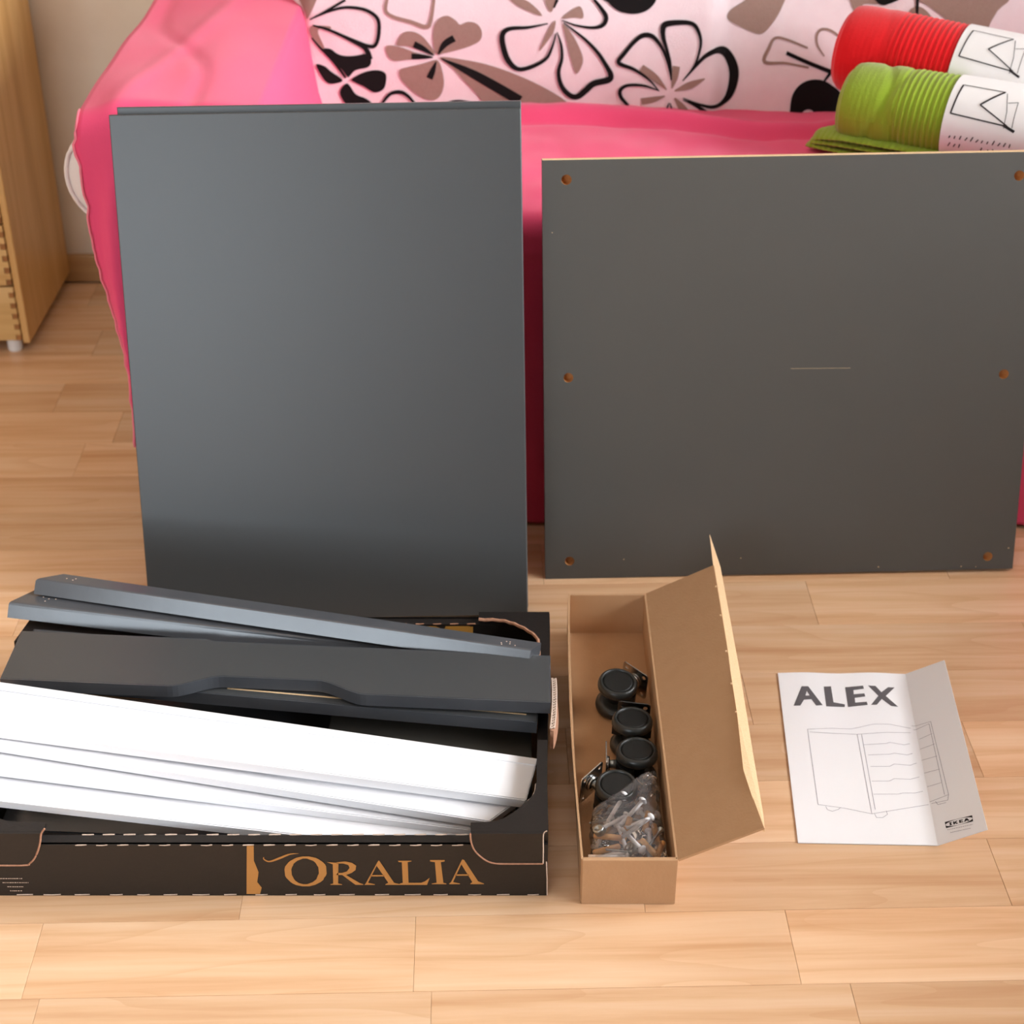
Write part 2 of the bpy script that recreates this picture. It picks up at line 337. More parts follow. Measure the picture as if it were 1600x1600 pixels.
D = {"boards":{"w1":[[0.015,1.32,0.066],[-0.533,1.339,0.146],[0.028,1.383,0.068],[-0.554,1.418,0.146]],"w2":[[-0.024,1.302,0.052],[-0.534,1.331,0.132],[0.017,1.344,0.054],[-0.549,1.388,0.132]],"w3":[[-0.042,1.304,0.038],[-0.53,1.308,0.118],[0.0,1.337,0.04],[-0.547,1.373,0.118]],"w4":[[-0.042,1.282,0.024],[-0.524,1.277,0.104],[-0.014,1.324,0.026],[-0.54,1.337,0.104]],"d1":[[0.028,1.429,0.082],[-0.502,1.47,0.108],[0.027,1.518,0.082],[-0.554,1.566,0.108]],"d2":[[0.043,1.439,0.102],[-0.565,1.448,0.128],[0.039,1.515,0.102],[-0.592,1.552,0.128]],"s1":[[0.021,1.521,0.112],[-0.562,1.608,0.152],[0.032,1.534,0.112],[-0.533,1.624,0.152]],"s2":[[-0.074,1.534,0.096],[-0.59,1.584,0.135],[-0.06,1.553,0.096],[-0.567,1.606,0.135]]},"letters":{"O":[{"out":[[-0.191,0.035],[-0.191,0.032],[-0.192,0.029],[-0.194,0.026],[-0.195,0.023],[-0.198,0.02],[-0.201,0.018],[-0.204,0.016],[-0.207,0.015],[-0.21,0.014],[-0.214,0.014],[-0.217,0.014],[-0.221,0.015],[-0.224,0.016],[-0.227,0.018],[-0.229,0.02],[-0.231,0.023],[-0.233,0.026],[-0.234,0.029],[-0.234,0.032],[-0.234,0.035],[-0.234,0.038],[-0.233,0.042],[-0.231,0.045],[-0.229,0.048],[-0.227,0.05],[-0.224,0.052],[-0.221,0.054],[-0.218,0.055],[-0.214,0.056],[-0.211,0.056],[-0.208,0.056],[-0.204,0.055],[-0.201,0.054],[-0.198,0.052],[-0.196,0.05],[-0.194,0.048],[-0.192,0.045],[-0.191,0.042],[-0.191,0.038]],"hole":[[-0.199,0.035],[-0.199,0.032],[-0.2,0.03],[-0.201,0.027],[-0.202,0.024],[-0.204,0.022],[-0.206,0.02],[-0.208,0.019],[-0.21,0.018],[-0.212,0.017],[-0.214,0.017],[-0.216,0.017],[-0.219,0.018],[-0.221,0.019],[-0.222,0.02],[-0.224,0.022],[-0.225,0.024],[-0.226,0.027],[-0.227,0.03],[-0.227,0.032],[-0.227,0.035],[-0.227,0.038],[-0.226,0.041],[-0.225,0.043],[-0.224,0.046],[-0.222,0.048],[-0.22,0.05],[-0.218,0.051],[-0.216,0.052],[-0.214,0.053],[-0.212,0.053],[-0.21,0.053],[-0.208,0.052],[-0.206,0.051],[-0.204,0.05],[-0.202,0.048],[-0.201,0.046],[-0.2,0.043],[-0.199,0.041],[-0.199,0.038]]}],"R":[{"out":[[-0.19,0.048],[-0.178,0.047],[-0.18,0.018],[-0.176,0.017],[-0.176,0.016],[-0.188,0.016],[-0.188,0.017],[-0.185,0.018],[-0.184,0.045],[-0.186,0.046]]},{"out":[[-0.18,0.048],[-0.171,0.049],[-0.164,0.047],[-0.16,0.043],[-0.161,0.037],[-0.165,0.033],[-0.171,0.03],[-0.158,0.019],[-0.154,0.017],[-0.154,0.016],[-0.162,0.016],[-0.175,0.03],[-0.181,0.03],[-0.18,0.033],[-0.175,0.033],[-0.17,0.035],[-0.167,0.04],[-0.168,0.044],[-0.173,0.046],[-0.18,0.046]]}],"A":[{"out":[[-0.137,0.05],[-0.136,0.05],[-0.122,0.019],[-0.116,0.017],[-0.116,0.016],[-0.131,0.016],[-0.131,0.017],[-0.128,0.019],[-0.139,0.043],[-0.149,0.019],[-0.142,0.017],[-0.142,0.016],[-0.153,0.016],[-0.152,0.017],[-0.151,0.019]]},{"out":[[-0.145,0.03],[-0.132,0.03],[-0.132,0.028],[-0.146,0.028]]}],"A2":[{"out":[[-0.051,0.052],[-0.049,0.051],[-0.035,0.021],[-0.029,0.018],[-0.029,0.017],[-0.043,0.017],[-0.043,0.018],[-0.041,0.02],[-0.052,0.045],[-0.061,0.02],[-0.054,0.018],[-0.054,0.017],[-0.065,0.017],[-0.065,0.018],[-0.063,0.02]]},{"out":[[-0.058,0.031],[-0.045,0.031],[-0.044,0.029],[-0.059,0.029]]}],"L":[{"out":[[-0.117,0.05],[-0.103,0.05],[-0.103,0.049],[-0.107,0.048],[-0.107,0.019],[-0.094,0.019],[-0.09,0.021],[-0.085,0.026],[-0.088,0.016],[-0.116,0.016],[-0.116,0.018],[-0.113,0.019],[-0.113,0.048],[-0.116,0.048]]}],"I":[{"out":[[-0.084,0.051],[-0.069,0.051],[-0.069,0.049],[-0.073,0.048],[-0.071,0.019],[-0.068,0.018],[-0.068,0.017],[-0.083,0.017],[-0.083,0.018],[-0.078,0.019],[-0.079,0.048],[-0.084,0.049]]}],"swash":[{"line":[[-0.254,0.055],[-0.254,0.052],[-0.25,0.049],[-0.245,0.05],[-0.237,0.054],[-0.227,0.059],[-0.218,0.06]],"w":[0.0006,0.0014,0.0018,0.0022,0.0026,0.0018,0.0004]}]},"tab":[[-0.042,0.089],[-0.039,0.069],[-0.031,0.058],[-0.021,0.05],[-0.01,0.05],[0.031,0.052],[0.03,0.089]],"flowers":[[{"c":"taupe","t":"f","p":[[-0.1115,0.5283],[-0.1162,0.5458],[-0.1146,0.5683],[-0.1062,0.58],[-0.0943,0.5837],[-0.0826,0.5772],[-0.0762,0.5711],[-0.0649,0.5753],[-0.0517,0.5725],[-0.0444,0.5613],[-0.0474,0.5486],[-0.0623,0.5402],[-0.0802,0.5345],[-0.1011,0.5294]]},{"c":"taupe","t":"f","p":[[-0.1144,0.5283],[-0.1245,0.5458],[-0.1361,0.5571],[-0.1508,0.5613],[-0.1628,0.5571],[-0.1706,0.5416],[-0.1543,0.5396],[-0.1366,0.5345]]},{"c":"taupe","t":"f","p":[[-0.1175,0.5246],[-0.1426,0.5303],[-0.1662,0.5387],[-0.1855,0.5402],[-0.1849,0.5274],[-0.1757,0.5181],[-0.1548,0.5198],[-0.128,0.5217]]},{"c":"taupe","t":"f","p":[[-0.1146,0.5198],[-0.1311,0.5146],[-0.155,0.5089],[-0.1671,0.5047],[-0.1659,0.4918],[-0.1499,0.4745],[-0.1321,0.463],[-0.1171,0.4607],[-0.1065,0.4688],[-0.1017,0.486],[-0.1044,0.5061],[-0.1087,0.5175]]},{"c":"taupe","t":"f","p":[[-0.1071,0.5237],[-0.0714,0.5203],[-0.0358,0.5132],[0.003,0.5004],[0.0419,0.4832],[0.0796,0.4601],[0.0904,0.4427],[-0.0181,0.4427],[-0.0599,0.4774],[-0.0865,0.5061]]},{"c":"black","t":"l","p":[[-0.1094,0.5283],[-0.0994,0.543],[-0.0853,0.552]],"w":[0.00235,0.00883,0.01]},{"c":"black","t":"l","p":[[-0.116,0.5266],[-0.1306,0.5359],[-0.1447,0.5424]],"w":[0.00177,0.00765,0.01]},{"c":"black","t":"l","p":[[-0.1175,0.5237],[-0.1338,0.5246],[-0.1487,0.5249]],"w":[0.00177,0.00706,0.00883]},{"c":"black","t":"l","p":[[-0.1126,0.5175],[-0.1178,0.5047],[-0.1231,0.4929]],"w":[0.00177,0.00765,0.00941]},{"c":"black","t":"l","p":[[-0.1041,0.5217],[-0.0508,0.4961],[0.012,0.4601]],"w":[0.00177,0.01295,0.0153]}],[{"c":"black","t":"f","p":[[-0.245,0.4946],[-0.2535,0.5061],[-0.2694,0.5203],[-0.2792,0.5345],[-0.2687,0.5351],[-0.2586,0.5283],[-0.2468,0.5254],[-0.2319,0.526],[-0.214,0.5283],[-0.209,0.5175],[-0.2147,0.5089],[-0.2327,0.5047],[-0.2413,0.4969]]},{"c":"black","t":"f","p":[[-0.2527,0.4895],[-0.2708,0.4846],[-0.281,0.4918],[-0.2914,0.5124],[-0.2787,0.5104],[-0.2701,0.5032]]},{"c":"black","t":"f","p":[[-0.2391,0.4918],[-0.2194,0.5018],[-0.1999,0.5047],[-0.1881,0.4989],[-0.1892,0.4832],[-0.1948,0.4745],[-0.2069,0.4716],[-0.2216,0.4803],[-0.2363,0.4875]]},{"c":"black","t":"f","p":[[-0.2484,0.4846],[-0.2572,0.4745],[-0.2552,0.463],[-0.2436,0.4514],[-0.2105,0.4514],[-0.2177,0.4615],[-0.234,0.4688],[-0.2425,0.4817]]}],[{"c":"black","t":"l","p":[[-0.292,0.5781],[-0.265,0.5892],[-0.2413,0.5942],[-0.2149,0.5912],[-0.1976,0.5795],[-0.1961,0.5599],[-0.2017,0.5416],[-0.2136,0.5402],[-0.2429,0.5514],[-0.272,0.5627],[-0.294,0.5677]],"w":[0.00177,0.00353,0.00412,0.00471,0.0053,0.0053,0.0053,0.0053,0.00412,0.00353,0.00177]},{"c":"black","t":"l","p":[[-0.2925,0.5669],[-0.2662,0.5599],[-0.2371,0.5472],[-0.2167,0.5359],[-0.2107,0.5203]],"w":[0.00147,0.00294,0.00412,0.00647,0.00883]},{"c":"black","t":"l","p":[[-0.2963,0.55],[-0.285,0.5373],[-0.265,0.5175],[-0.2481,0.4932]],"w":[0.00177,0.00294,0.00412,0.00294]},{"c":"black","t":"l","p":[[-0.2981,0.5753],[-0.2709,0.5892],[-0.2438,0.6045]],"w":[0.00177,0.00294,0.00353]},{"c":"taupe","t":"f","p":[[-0.3015,0.5767],[-0.2874,0.6017],[-0.2846,0.6128],[-0.3169,0.6128],[-0.305,0.585]]},{"c":"taupe","t":"f","p":[[-0.297,0.5655],[-0.2704,0.5669],[-0.2685,0.5632],[-0.2869,0.561],[-0.2776,0.5359],[-0.2815,0.5345],[-0.2962,0.5514]]},{"c":"taupe","t":"l","p":[[-0.1821,0.6073],[-0.1849,0.5906],[-0.1739,0.5817],[-0.1476,0.5744],[-0.127,0.5677],[-0.1195,0.5761],[-0.1139,0.6073]],"w":[0.00412,0.00471,0.0053,0.00588,0.00647,0.0053,0.00412]},{"c":"black","t":"l","p":[[-0.197,0.4528],[-0.183,0.4688],[-0.1679,0.4722],[-0.156,0.4664],[-0.1429,0.4514]],"w":[0.00353,0.00471,0.00588,0.00471,0.00353]},{"c":"black","t":"l","p":[[-0.1052,0.4543],[-0.0811,0.4595],[-0.0511,0.4549]],"w":[0.00294,0.00412,0.00294]}],[{"c":"black","t":"l","p":[[0.0525,0.5739],[0.0236,0.5683],[-0.003,0.5663],[-0.0136,0.5585],[-0.0136,0.543],[-0.006,0.5203],[0.0089,0.5075],[0.0298,0.5112],[0.0506,0.5232],[0.0593,0.5402],[0.0645,0.5599]],"w":[0.00177,0.00412,0.00588,0.00765,0.00824,0.00824,0.00647,0.00588,0.00471,0.00353,0.00177]},{"c":"black","t":"l","p":[[0.0662,0.5616],[0.0724,0.5435],[0.0738,0.5232],[0.0692,0.5027],[0.0742,0.482],[0.0864,0.4682],[0.0984,0.4659],[0.1103,0.4751],[0.1221,0.4855],[0.1435,0.4912],[0.1469,0.4992],[0.1394,0.5129],[0.126,0.5322],[0.1042,0.5537],[0.0756,0.575]],"w":[0.00141,0.00377,0.00471,0.00565,0.00659,0.00753,0.00847,0.00941,0.00941,0.00941,0.008,0.00612,0.00518,0.00377,0.00141]},{"c":"black","t":"l","p":[[0.0732,0.5784],[0.0945,0.571],[0.1182,0.5672],[0.1335,0.5705],[0.138,0.5817],[0.1295,0.5951],[0.1198,0.6062]],"w":[0.00141,0.00282,0.00424,0.00612,0.00659,0.00518,0.00377]},{"c":"taupe","t":"f","p":[[0.0744,0.5728],[0.0828,0.566],[0.0948,0.5481],[0.1047,0.5254],[0.1037,0.5118],[0.0967,0.5004],[0.0919,0.5072],[0.0856,0.5277],[0.0794,0.5526]]},{"c":"taupe","t":"f","p":[[0.0731,0.5806],[0.0825,0.5895],[0.0976,0.5973],[0.1036,0.5906],[0.1038,0.5806],[0.092,0.5817]]},{"c":"taupe","t":"f","p":[[0.0634,0.5781],[0.0532,0.5655],[0.0401,0.5345],[0.0504,0.5458],[0.0615,0.5627]]},{"c":"taupe","t":"f","p":[[-0.0029,0.61],[0.0235,0.6045],[0.0442,0.5845],[0.0177,0.5934],[0.0029,0.6017]]},{"c":"taupe","t":"f","p":[[0.0485,0.6073],[0.053,0.5934],[0.0583,0.5906],[0.0631,0.6073]]},{"c":"black","t":"l","p":[[0.0661,0.6073],[0.0612,0.5956]],"w":[0.00471,0.00235]}],[{"c":"black","t":"f","p":[[0.1362,0.6084],[0.1411,0.6017],[0.1483,0.5946],[0.1602,0.5879],[0.1792,0.5848],[0.1956,0.5879],[0.2059,0.5951],[0.2115,0.6039],[0.209,0.6106]]}],[{"c":"black","t":"l","p":[[0.2193,0.4774],[0.2032,0.4935],[0.1813,0.5072],[0.1584,0.5163],[0.1664,0.53],[0.1826,0.5481],[0.1954,0.5553],[0.2085,0.5526],[0.2208,0.539],[0.229,0.5232],[0.2352,0.5027],[0.2362,0.4935]],"w":[0.00141,0.0033,0.00471,0.00612,0.00612,0.00612,0.00706,0.00612,0.00471,0.00424,0.0033,0.00141]},{"c":"black","t":"l","p":[[0.2367,0.4935],[0.2347,0.5163],[0.2293,0.5345],[0.2232,0.5526],[0.2234,0.5672],[0.2339,0.5716],[0.2598,0.5723],[0.2719,0.5656],[0.2786,0.5481],[0.2758,0.53],[0.2693,0.5141],[0.2557,0.4958]],"w":[0.00141,0.0033,0.00471,0.00659,0.00847,0.008,0.00612,0.00565,0.00424,0.0033,0.00282,0.00141]},{"c":"black","t":"l","p":[[0.2534,0.4935],[0.2694,0.5118],[0.2854,0.5277],[0.3017,0.5345],[0.3162,0.5304],[0.3264,0.5163],[0.3301,0.5004],[0.327,0.4797],[0.3194,0.4647],[0.3053,0.4578],[0.2787,0.4612],[0.2544,0.4693]],"w":[0.00141,0.00377,0.00565,0.008,0.0113,0.01365,0.01412,0.01177,0.00847,0.00565,0.00377,0.00141]},{"c":"black","t":"l","p":[[0.2193,0.4779],[0.1963,0.4843],[0.1724,0.4839],[0.1618,0.4763],[0.1633,0.4659],[0.1744,0.4543]],"w":[0.00141,0.00377,0.00471,0.00565,0.00565,0.00424]},{"c":"black","t":"l","p":[[0.2545,0.4666],[0.2789,0.4566],[0.3037,0.4392]],"w":[0.00141,0.00518,0.00941]},{"c":"black","t":"l","p":[[0.2343,0.4612],[0.2288,0.445]],"w":[0.00141,0.00471]},{"c":"black","t":"l","p":[[0.2359,0.4612],[0.2409,0.445]],"w":[0.00141,0.00377]},{"c":"taupe","t":"l","p":[[0.23,0.4797],[0.2127,0.4958],[0.192,0.5095]],"w":[0.00188,0.00989,0.01036]},{"c":"taupe","t":"l","p":[[0.2376,0.482],[0.2413,0.4969],[0.2436,0.5129]],"w":[0.00188,0.00894,0.01036]},{"c":"taupe","t":"l","p":[[0.242,0.4786],[0.2632,0.4871],[0.2855,0.4976]],"w":[0.00188,0.01036,0.00188]},{"c":"taupe","t":"l","p":[[0.2279,0.4705],[0.2113,0.4647],[0.1934,0.4608]],"w":[0.00188,0.00847,0.00989]},{"c":"taupe","t":"l","p":[[0.2424,0.4682],[0.2525,0.4566],[0.2638,0.4427]],"w":[0.00282,0.01036,0.01224]}],[{"c":"taupe","t":"f","p":[[0.3182,0.5761],[0.3253,0.5862],[0.3435,0.5973],[0.3547,0.6084],[0.4017,0.6084],[0.3982,0.5884],[0.3852,0.5683],[0.3695,0.5544],[0.3528,0.5571],[0.3262,0.5683]]},{"c":"taupe","t":"l","p":[[0.4369,0.5379],[0.4054,0.5481],[0.3888,0.549],[0.3805,0.5368],[0.3744,0.5182],[0.4049,0.5177],[0.4386,0.5129]],"w":[0.00282,0.0033,0.00377,0.00471,0.00518,0.0033,0.00282]},{"c":"taupe","t":"l","p":[[0.4614,0.5277],[0.4514,0.5413],[0.4501,0.5537],[0.4566,0.5616],[0.4709,0.5604],[0.4908,0.5481]],"w":[0.00188,0.00282,0.0033,0.00377,0.0033,0.00235]},{"c":"black","t":"l","p":[[0.406,0.5311],[0.4333,0.5209],[0.4724,0.5072],[0.4872,0.5004]],"w":[0.00518,0.00518,0.00565,0.00565]},{"c":"black","t":"l","p":[[0.4613,0.4946],[0.4767,0.5141],[0.4872,0.5322]],"w":[0.00282,0.00518,0.00565]},{"c":"black","t":"f","p":[[0.4152,0.438],[0.414,0.4566],[0.416,0.4751],[0.4247,0.4889],[0.4397,0.4967],[0.4588,0.4967],[0.4749,0.4889],[0.4891,0.4751],[0.4943,0.438],[0.4518,0.4427],[0.4479,0.4531],[0.4389,0.4554],[0.4308,0.4496],[0.4279,0.4392]]},{"c":"black","t":"f","p":[[0.3322,0.424],[0.332,0.4427],[0.3344,0.452],[0.3412,0.4608],[0.353,0.4647],[0.3677,0.4601],[0.3854,0.445],[0.4098,0.4399],[0.4083,0.424]]},{"c":"black","t":"l","p":[[0.3664,0.4399],[0.3857,0.4399],[0.4003,0.4375],[0.4195,0.4389]],"w":[0.01083,0.01177,0.01083,0.00941]}],[{"c":"taupe","t":"f","p":[[0.498,0.6084],[0.4995,0.5951],[0.5057,0.5844],[0.5104,0.585],[0.5178,0.5955],[0.5388,0.5968],[0.5337,0.6084]]},{"c":"black","t":"f","p":[[0.5308,0.6084],[0.5342,0.6013],[0.5413,0.596],[0.5518,0.5964],[0.571,0.6062]]},{"c":"taupe","t":"f","p":[[0.5821,0.5822],[0.5932,0.5946],[0.6091,0.5884],[0.6212,0.5728],[0.6096,0.5705]]},{"c":"black","t":"l","p":[[0.5947,0.6084],[0.5955,0.5817]],"w":[0.00518,0.0033]},{"c":"taupe","t":"f","p":[[0.5966,0.6084],[0.7234,0.6084],[0.7139,0.5884],[0.7041,0.5705],[0.7001,0.5526],[0.6961,0.5345],[0.6755,0.5503],[0.655,0.5649],[0.6347,0.5795],[0.6145,0.5928]]}]],"alex":[[[0.01389,0.065],[0.02618,0.02772],[0.034,0.02761],[0.04822,0.06345],[0.04043,0.06457],[0.03569,0.05263],[0.02692,0.05376],[0.02175,0.06487]],[[0.05258,0.02734],[0.0613,0.02622],[0.06155,0.05723],[0.07461,0.06103],[0.07399,0.06604],[0.0523,0.06539]],[[0.07806,0.02798],[0.09942,0.02567],[0.09988,0.03166],[0.08731,0.03384],[0.08693,0.04184],[0.09959,0.04066],[0.10005,0.04664],[0.08746,0.04883],[0.08715,0.05783],[0.10082,0.05662],[0.10128,0.06261],[0.07793,0.06598]],[[0.10528,0.02559],[0.11415,0.02646],[0.11999,0.03836],[0.12897,0.02825],[0.13679,0.02814],[0.12447,0.04528],[0.1369,0.06504],[0.12895,0.06417],[0.11907,0.05135],[0.11209,0.06244],[0.10521,0.06255],[0.11565,0.04541]]],"alex_hole":[[0.02933,0.04571],[0.03423,0.04564],[0.03167,0.03666]],"draw_main":[[[0.02664,0.10889],[0.02743,0.23915]],[[0.02664,0.10889],[0.05519,0.10638],[0.07801,0.10697],[0.10408,0.09852],[0.12285,0.0982],[0.14714,0.10475]],[[0.02743,0.23915],[0.05712,0.24446],[0.08608,0.25277],[0.15146,0.23625]],[[0.08371,0.11687],[0.08608,0.25277]],[[0.08866,0.11678],[0.09058,0.24567]],[[0.08371,0.11687],[0.11812,0.11325],[0.14584,0.11275]],[[0.02896,0.11386],[0.08371,0.11687]],[[0.08911,0.13576],[0.11577,0.13326],[0.11957,0.13119],[0.13579,0.13488],[0.14257,0.13275]],[[0.09248,0.15368],[0.1173,0.1522],[0.1231,0.15009],[0.13729,0.1528],[0.144,0.14968]],[[0.09303,0.17366],[0.115,0.17321],[0.12067,0.1691],[0.1388,0.17072],[0.14644,0.16658]],[[0.09196,0.19866],[0.11201,0.19823],[0.1177,0.19411],[0.13581,0.19472],[0.14649,0.1905]],[[0.09166,0.22066],[0.11882,0.22004],[0.12469,0.21791],[0.13876,0.2176],[0.14755,0.21441]],[[0.03571,0.24196],[0.03707,0.24694],[0.04233,0.24982],[0.04919,0.24665],[0.052,0.24358]],[[0.08911,0.2527],[0.09059,0.25866],[0.09767,0.25848],[0.10334,0.25335],[0.10286,0.24737]]],"draw_flap":[[[0.14871,0.10009],[0.17401,0.10148],[0.17675,0.23019],[0.17447,0.23827],[0.15479,0.23528]],[[0.14987,0.10742],[0.17135,0.10454],[0.17209,0.22793]],[[0.15323,0.23197],[0.17675,0.23019]],[[0.15505,0.12531],[0.17289,0.12295]],[[0.15362,0.14236],[0.17317,0.14183]],[[0.15301,0.16166],[0.17301,0.16302]],[[0.15302,0.18378],[0.17262,0.18559]],[[0.15376,0.20712],[0.17224,0.20795]],[[0.16003,0.2339],[0.16213,0.24018],[0.17197,0.24109]]],"alex_logo":{"box":[[0.16658,0.26932],[0.19739,0.27424],[0.19713,0.28349],[0.166,0.27916]]},"logo":[[0.16603,0.26985],[0.19761,0.27277],[0.19713,0.28208],[0.16601,0.27936]],"logo_small":[[[0.16719,0.28259],[0.19599,0.28649]],[[0.16983,0.28799],[0.19296,0.29102]]]}

# ------------------------------------------------------------------ room shell
YB = 2.81
fb = box(-2.7, 1.7, -2.5, YB + .1, -.06, -.010)
bx(fb, -2.7, 1.7, -2.5, .80, -.010, 0)
bx(fb, -2.7, -1.42, .80, YB + .1, -.010, 0); bx(fb, 1.45, 1.7, .80, YB + .1, -.010, 0)
floor = struct(obj('floor', fb, 'laminate'))
ya = radians(1.4)
known = {0: [-.069, .311], 1: [-.25, .167], 2: [-.42, .023, .467], 3: [.10, .571], 4: [-.12, .323], 5: [-.3, .2, .70], 6: [-.05, .437], 7: [.087, .632], 10: [-.598], 14: [-.646]}
rows = 21
for rI in range(-2, rows - 1):
    y0 = 1.120 + rI * .09945; y1 = y0 + .09945
    ks = list(known.get(rI, [random.uniform(-.5, .3)]))
    while ks[0] > -1.5: ks.insert(0, ks[0] - random.choice((.38, .444, .545, .41)))
    while ks[-1] < 1.55: ks.append(ks[-1] + random.choice((.38, .444, .545, .41)))
    for a, b_ in zip(ks, ks[1:]):
        a = max(a, -1.5); b_ = min(b_, 1.5)
        if b_ - a < .03: continue
        g = .00016
        L2, W2 = (b_ - a) / 2 - g, (y1 - y0) / 2 - g
        bm = bmesh.new(); c = .0003
        lo = [bm.verts.new((sx * L2, sy * W2, -.0099)) for sx, sy in ((-1, -1), (1, -1), (1, 1), (-1, 1))]
        mi_ = [bm.verts.new((sx * L2, sy * W2, -c)) for sx, sy in ((-1, -1), (1, -1), (1, 1), (-1, 1))]
        hi = [bm.verts.new((sx * (L2 - c), sy * (W2 - c), 0)) for sx, sy in ((-1, -1), (1, -1), (1, 1), (-1, 1))]
        bm.faces.new(hi)
        for A, B_ in ((lo, mi_), (mi_, hi)):
            for i in range(4): bm.faces.new((A[i], A[(i + 1) % 4], B_[(i + 1) % 4], B_[i]))
        cx, cy = (a + b_) / 2, (y0 + y1) / 2
        wx, wy = cx * cos(ya) - cy * sin(ya), cx * sin(ya) + cy * cos(ya)
        if wy > YB + .02: bm.free(); continue
        obj('plank', bm, 'laminate', floor, loc=(wx, wy, 0), rot=(0, 0, ya))

struct(obj('wall_back', box(-2.7, 1.7, YB, YB + .1, -.01, 2.6), 'plaster'))
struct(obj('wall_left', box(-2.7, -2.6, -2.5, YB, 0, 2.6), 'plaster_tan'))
wr = bmesh.new()      # right wall with a window opening
WY0, WY1 = -.48, 2.05
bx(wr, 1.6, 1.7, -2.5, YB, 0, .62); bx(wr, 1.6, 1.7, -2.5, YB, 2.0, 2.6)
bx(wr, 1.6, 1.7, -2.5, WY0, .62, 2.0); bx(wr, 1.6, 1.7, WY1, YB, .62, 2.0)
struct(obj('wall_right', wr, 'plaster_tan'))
wf = bmesh.new()      # wall behind the camera with a tall window
WX0, WX1 = -2.45, -.85
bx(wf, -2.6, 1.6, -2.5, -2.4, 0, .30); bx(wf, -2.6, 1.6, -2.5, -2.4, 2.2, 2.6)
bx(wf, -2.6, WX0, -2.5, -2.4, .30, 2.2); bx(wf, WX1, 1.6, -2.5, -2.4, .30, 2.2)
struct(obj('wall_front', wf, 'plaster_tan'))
struct(obj('ceiling', box(-2.7, 1.7, -2.5, YB + .1, 2.6, 2.7), 'ceiling_white'))
def window(n, vertical_x, a0, a1, z0, z1, pos):
    f = bmesh.new()
    def b3(a, b_, c, d, t=.03):
        if vertical_x: bx(f, pos - t, pos + t, a, b_, c, d, .004)
        else: bx(f, a, b_, pos - t, pos + t, c, d, .004)
    b3(a0, a1, z0, z0 + .06); b3(a0, a1, z1 - .06, z1); b3(a0, a0 + .06, z0 + .06, z1 - .06); b3(a1 - .06, a1, z0 + .06, z1 - .06)
    mid = (a0 + a1) / 2; b3(mid - .035, mid + .035, z0 + .06, z1 - .06)
    w_ = struct(obj('window_%d' % n, f, 'window_paint'))
    for u0, u1 in ((a0 + .06, mid - .035), (mid + .035, a1 - .06)):
        g = bmesh.new()
        if vertical_x: bx(g, pos - .003, pos + .003, u0, u1, z0 + .06, z1 - .06)
        else: bx(g, u0, u1, pos - .003, pos + .003, z0 + .06, z1 - .06)
        obj('pane', g, 'window_glass', w_)
window(1, True, WY0, WY1, .62, 2.0, 1.65)
window(2, False, WX0, WX1, .30, 2.2, -2.45)
sk = bmesh.new(); bx(sk, -2.6, 1.6, YB - .014, YB, 0, .052, .003)
struct(obj('baseboard_back', sk, 'skirting'))

# ------------------------------------------------------------------ birch cabinet at the far left
cab = thing('wooden_cabinet', 'light birch drawer cabinet with finger-jointed drawers, cut by the left edge of the photo', 'cabinet', (-1.018, 2.65, 0))
def cpart(name, bm, m_, **k): return obj(name, bm, m_, cab, loc=(1.03, -2.65, 0), **k)
cpart('side_panel', box(-.8315, -.82, 2.50, 2.795, .022, .96, .002), 'birch')
cpart('side_panel', box(-1.248, -1.23, 2.50, 2.795, .022, .96, .002), 'birch')
cpart('top', box(-1.252, -.816, 2.495, 2.797, .96, .98, .003), 'birch_front')
cpart('back_panel', box(-1.23, -.838, 2.785, 2.793, .03, .96), 'birch')
cpart('bottom_panel', box(-1.23, -.838, 2.51, 2.785, .022, .034), 'birch')
zd = .026
while zd < .86:
    h = .096 if zd < .03 else .1045; fr_ = bmesh.new(); teeth = bmesh.new(); nT = 5; th_ = h / (2 * nT)
    x1 = -.8345; x0 = -1.227; d = .009
    out = [(x0, zd), (x1 - d, zd)]
    for i in range(nT):
        za = zd + th_ * 2 * i
        out += [(x1 - d, za + th_), (x1, za + th_), (x1, za + 2 * th_), (x1 - d, za + 2 * th_)]
        bx(teeth, x1 - d + .0003, x1 - .0004, 2.504, 2.53, za + .0003, za + th_ - .0003, 0)
    clean = []
    for p in out:
        if not clean or (abs(p[0] - clean[-1][0]) + abs(p[1] - clean[-1][1])) > 1e-7: clean.append(p)
    if abs(clean[-1][1] - (zd + h)) > 1e-6: clean.append((x1 - d, zd + h))
    clean.append((x0, zd + h))
    fo = cpart('drawer', prism(clean, 2.503, 2.517, lambda a, b_, c: (a, c, b_), fr_), 'birch_front')
    bx(teeth, x1 - d + .0003, x1 - .0004, 2.53, 2.77, zd, zd + h, 0)
    t_ = obj('drawer_side', teeth, 'end_grain', fo); t_['label'] = 'darker end grain of the finger joint'
    bt = obj('drawer_bottom', box(x0, x1 - d, 2.517, 2.77, zd + .004, zd + .01), 'birch_front', fo)
    zd += h + .0035
for fx, fy in ((-.853, 2.522), (-.853, 2.77), (-1.215, 2.522), (-1.215, 2.77)):
    o = cpart('foot', lathe([(0, 0), (.011, 0), (.0125, .003), (.0125, .0225), (0, .0225)], 20, None, Matrix.Translation((fx, fy, 0))), 'foot_white', smooth=False)
    o['label'] = 'white plastic foot'

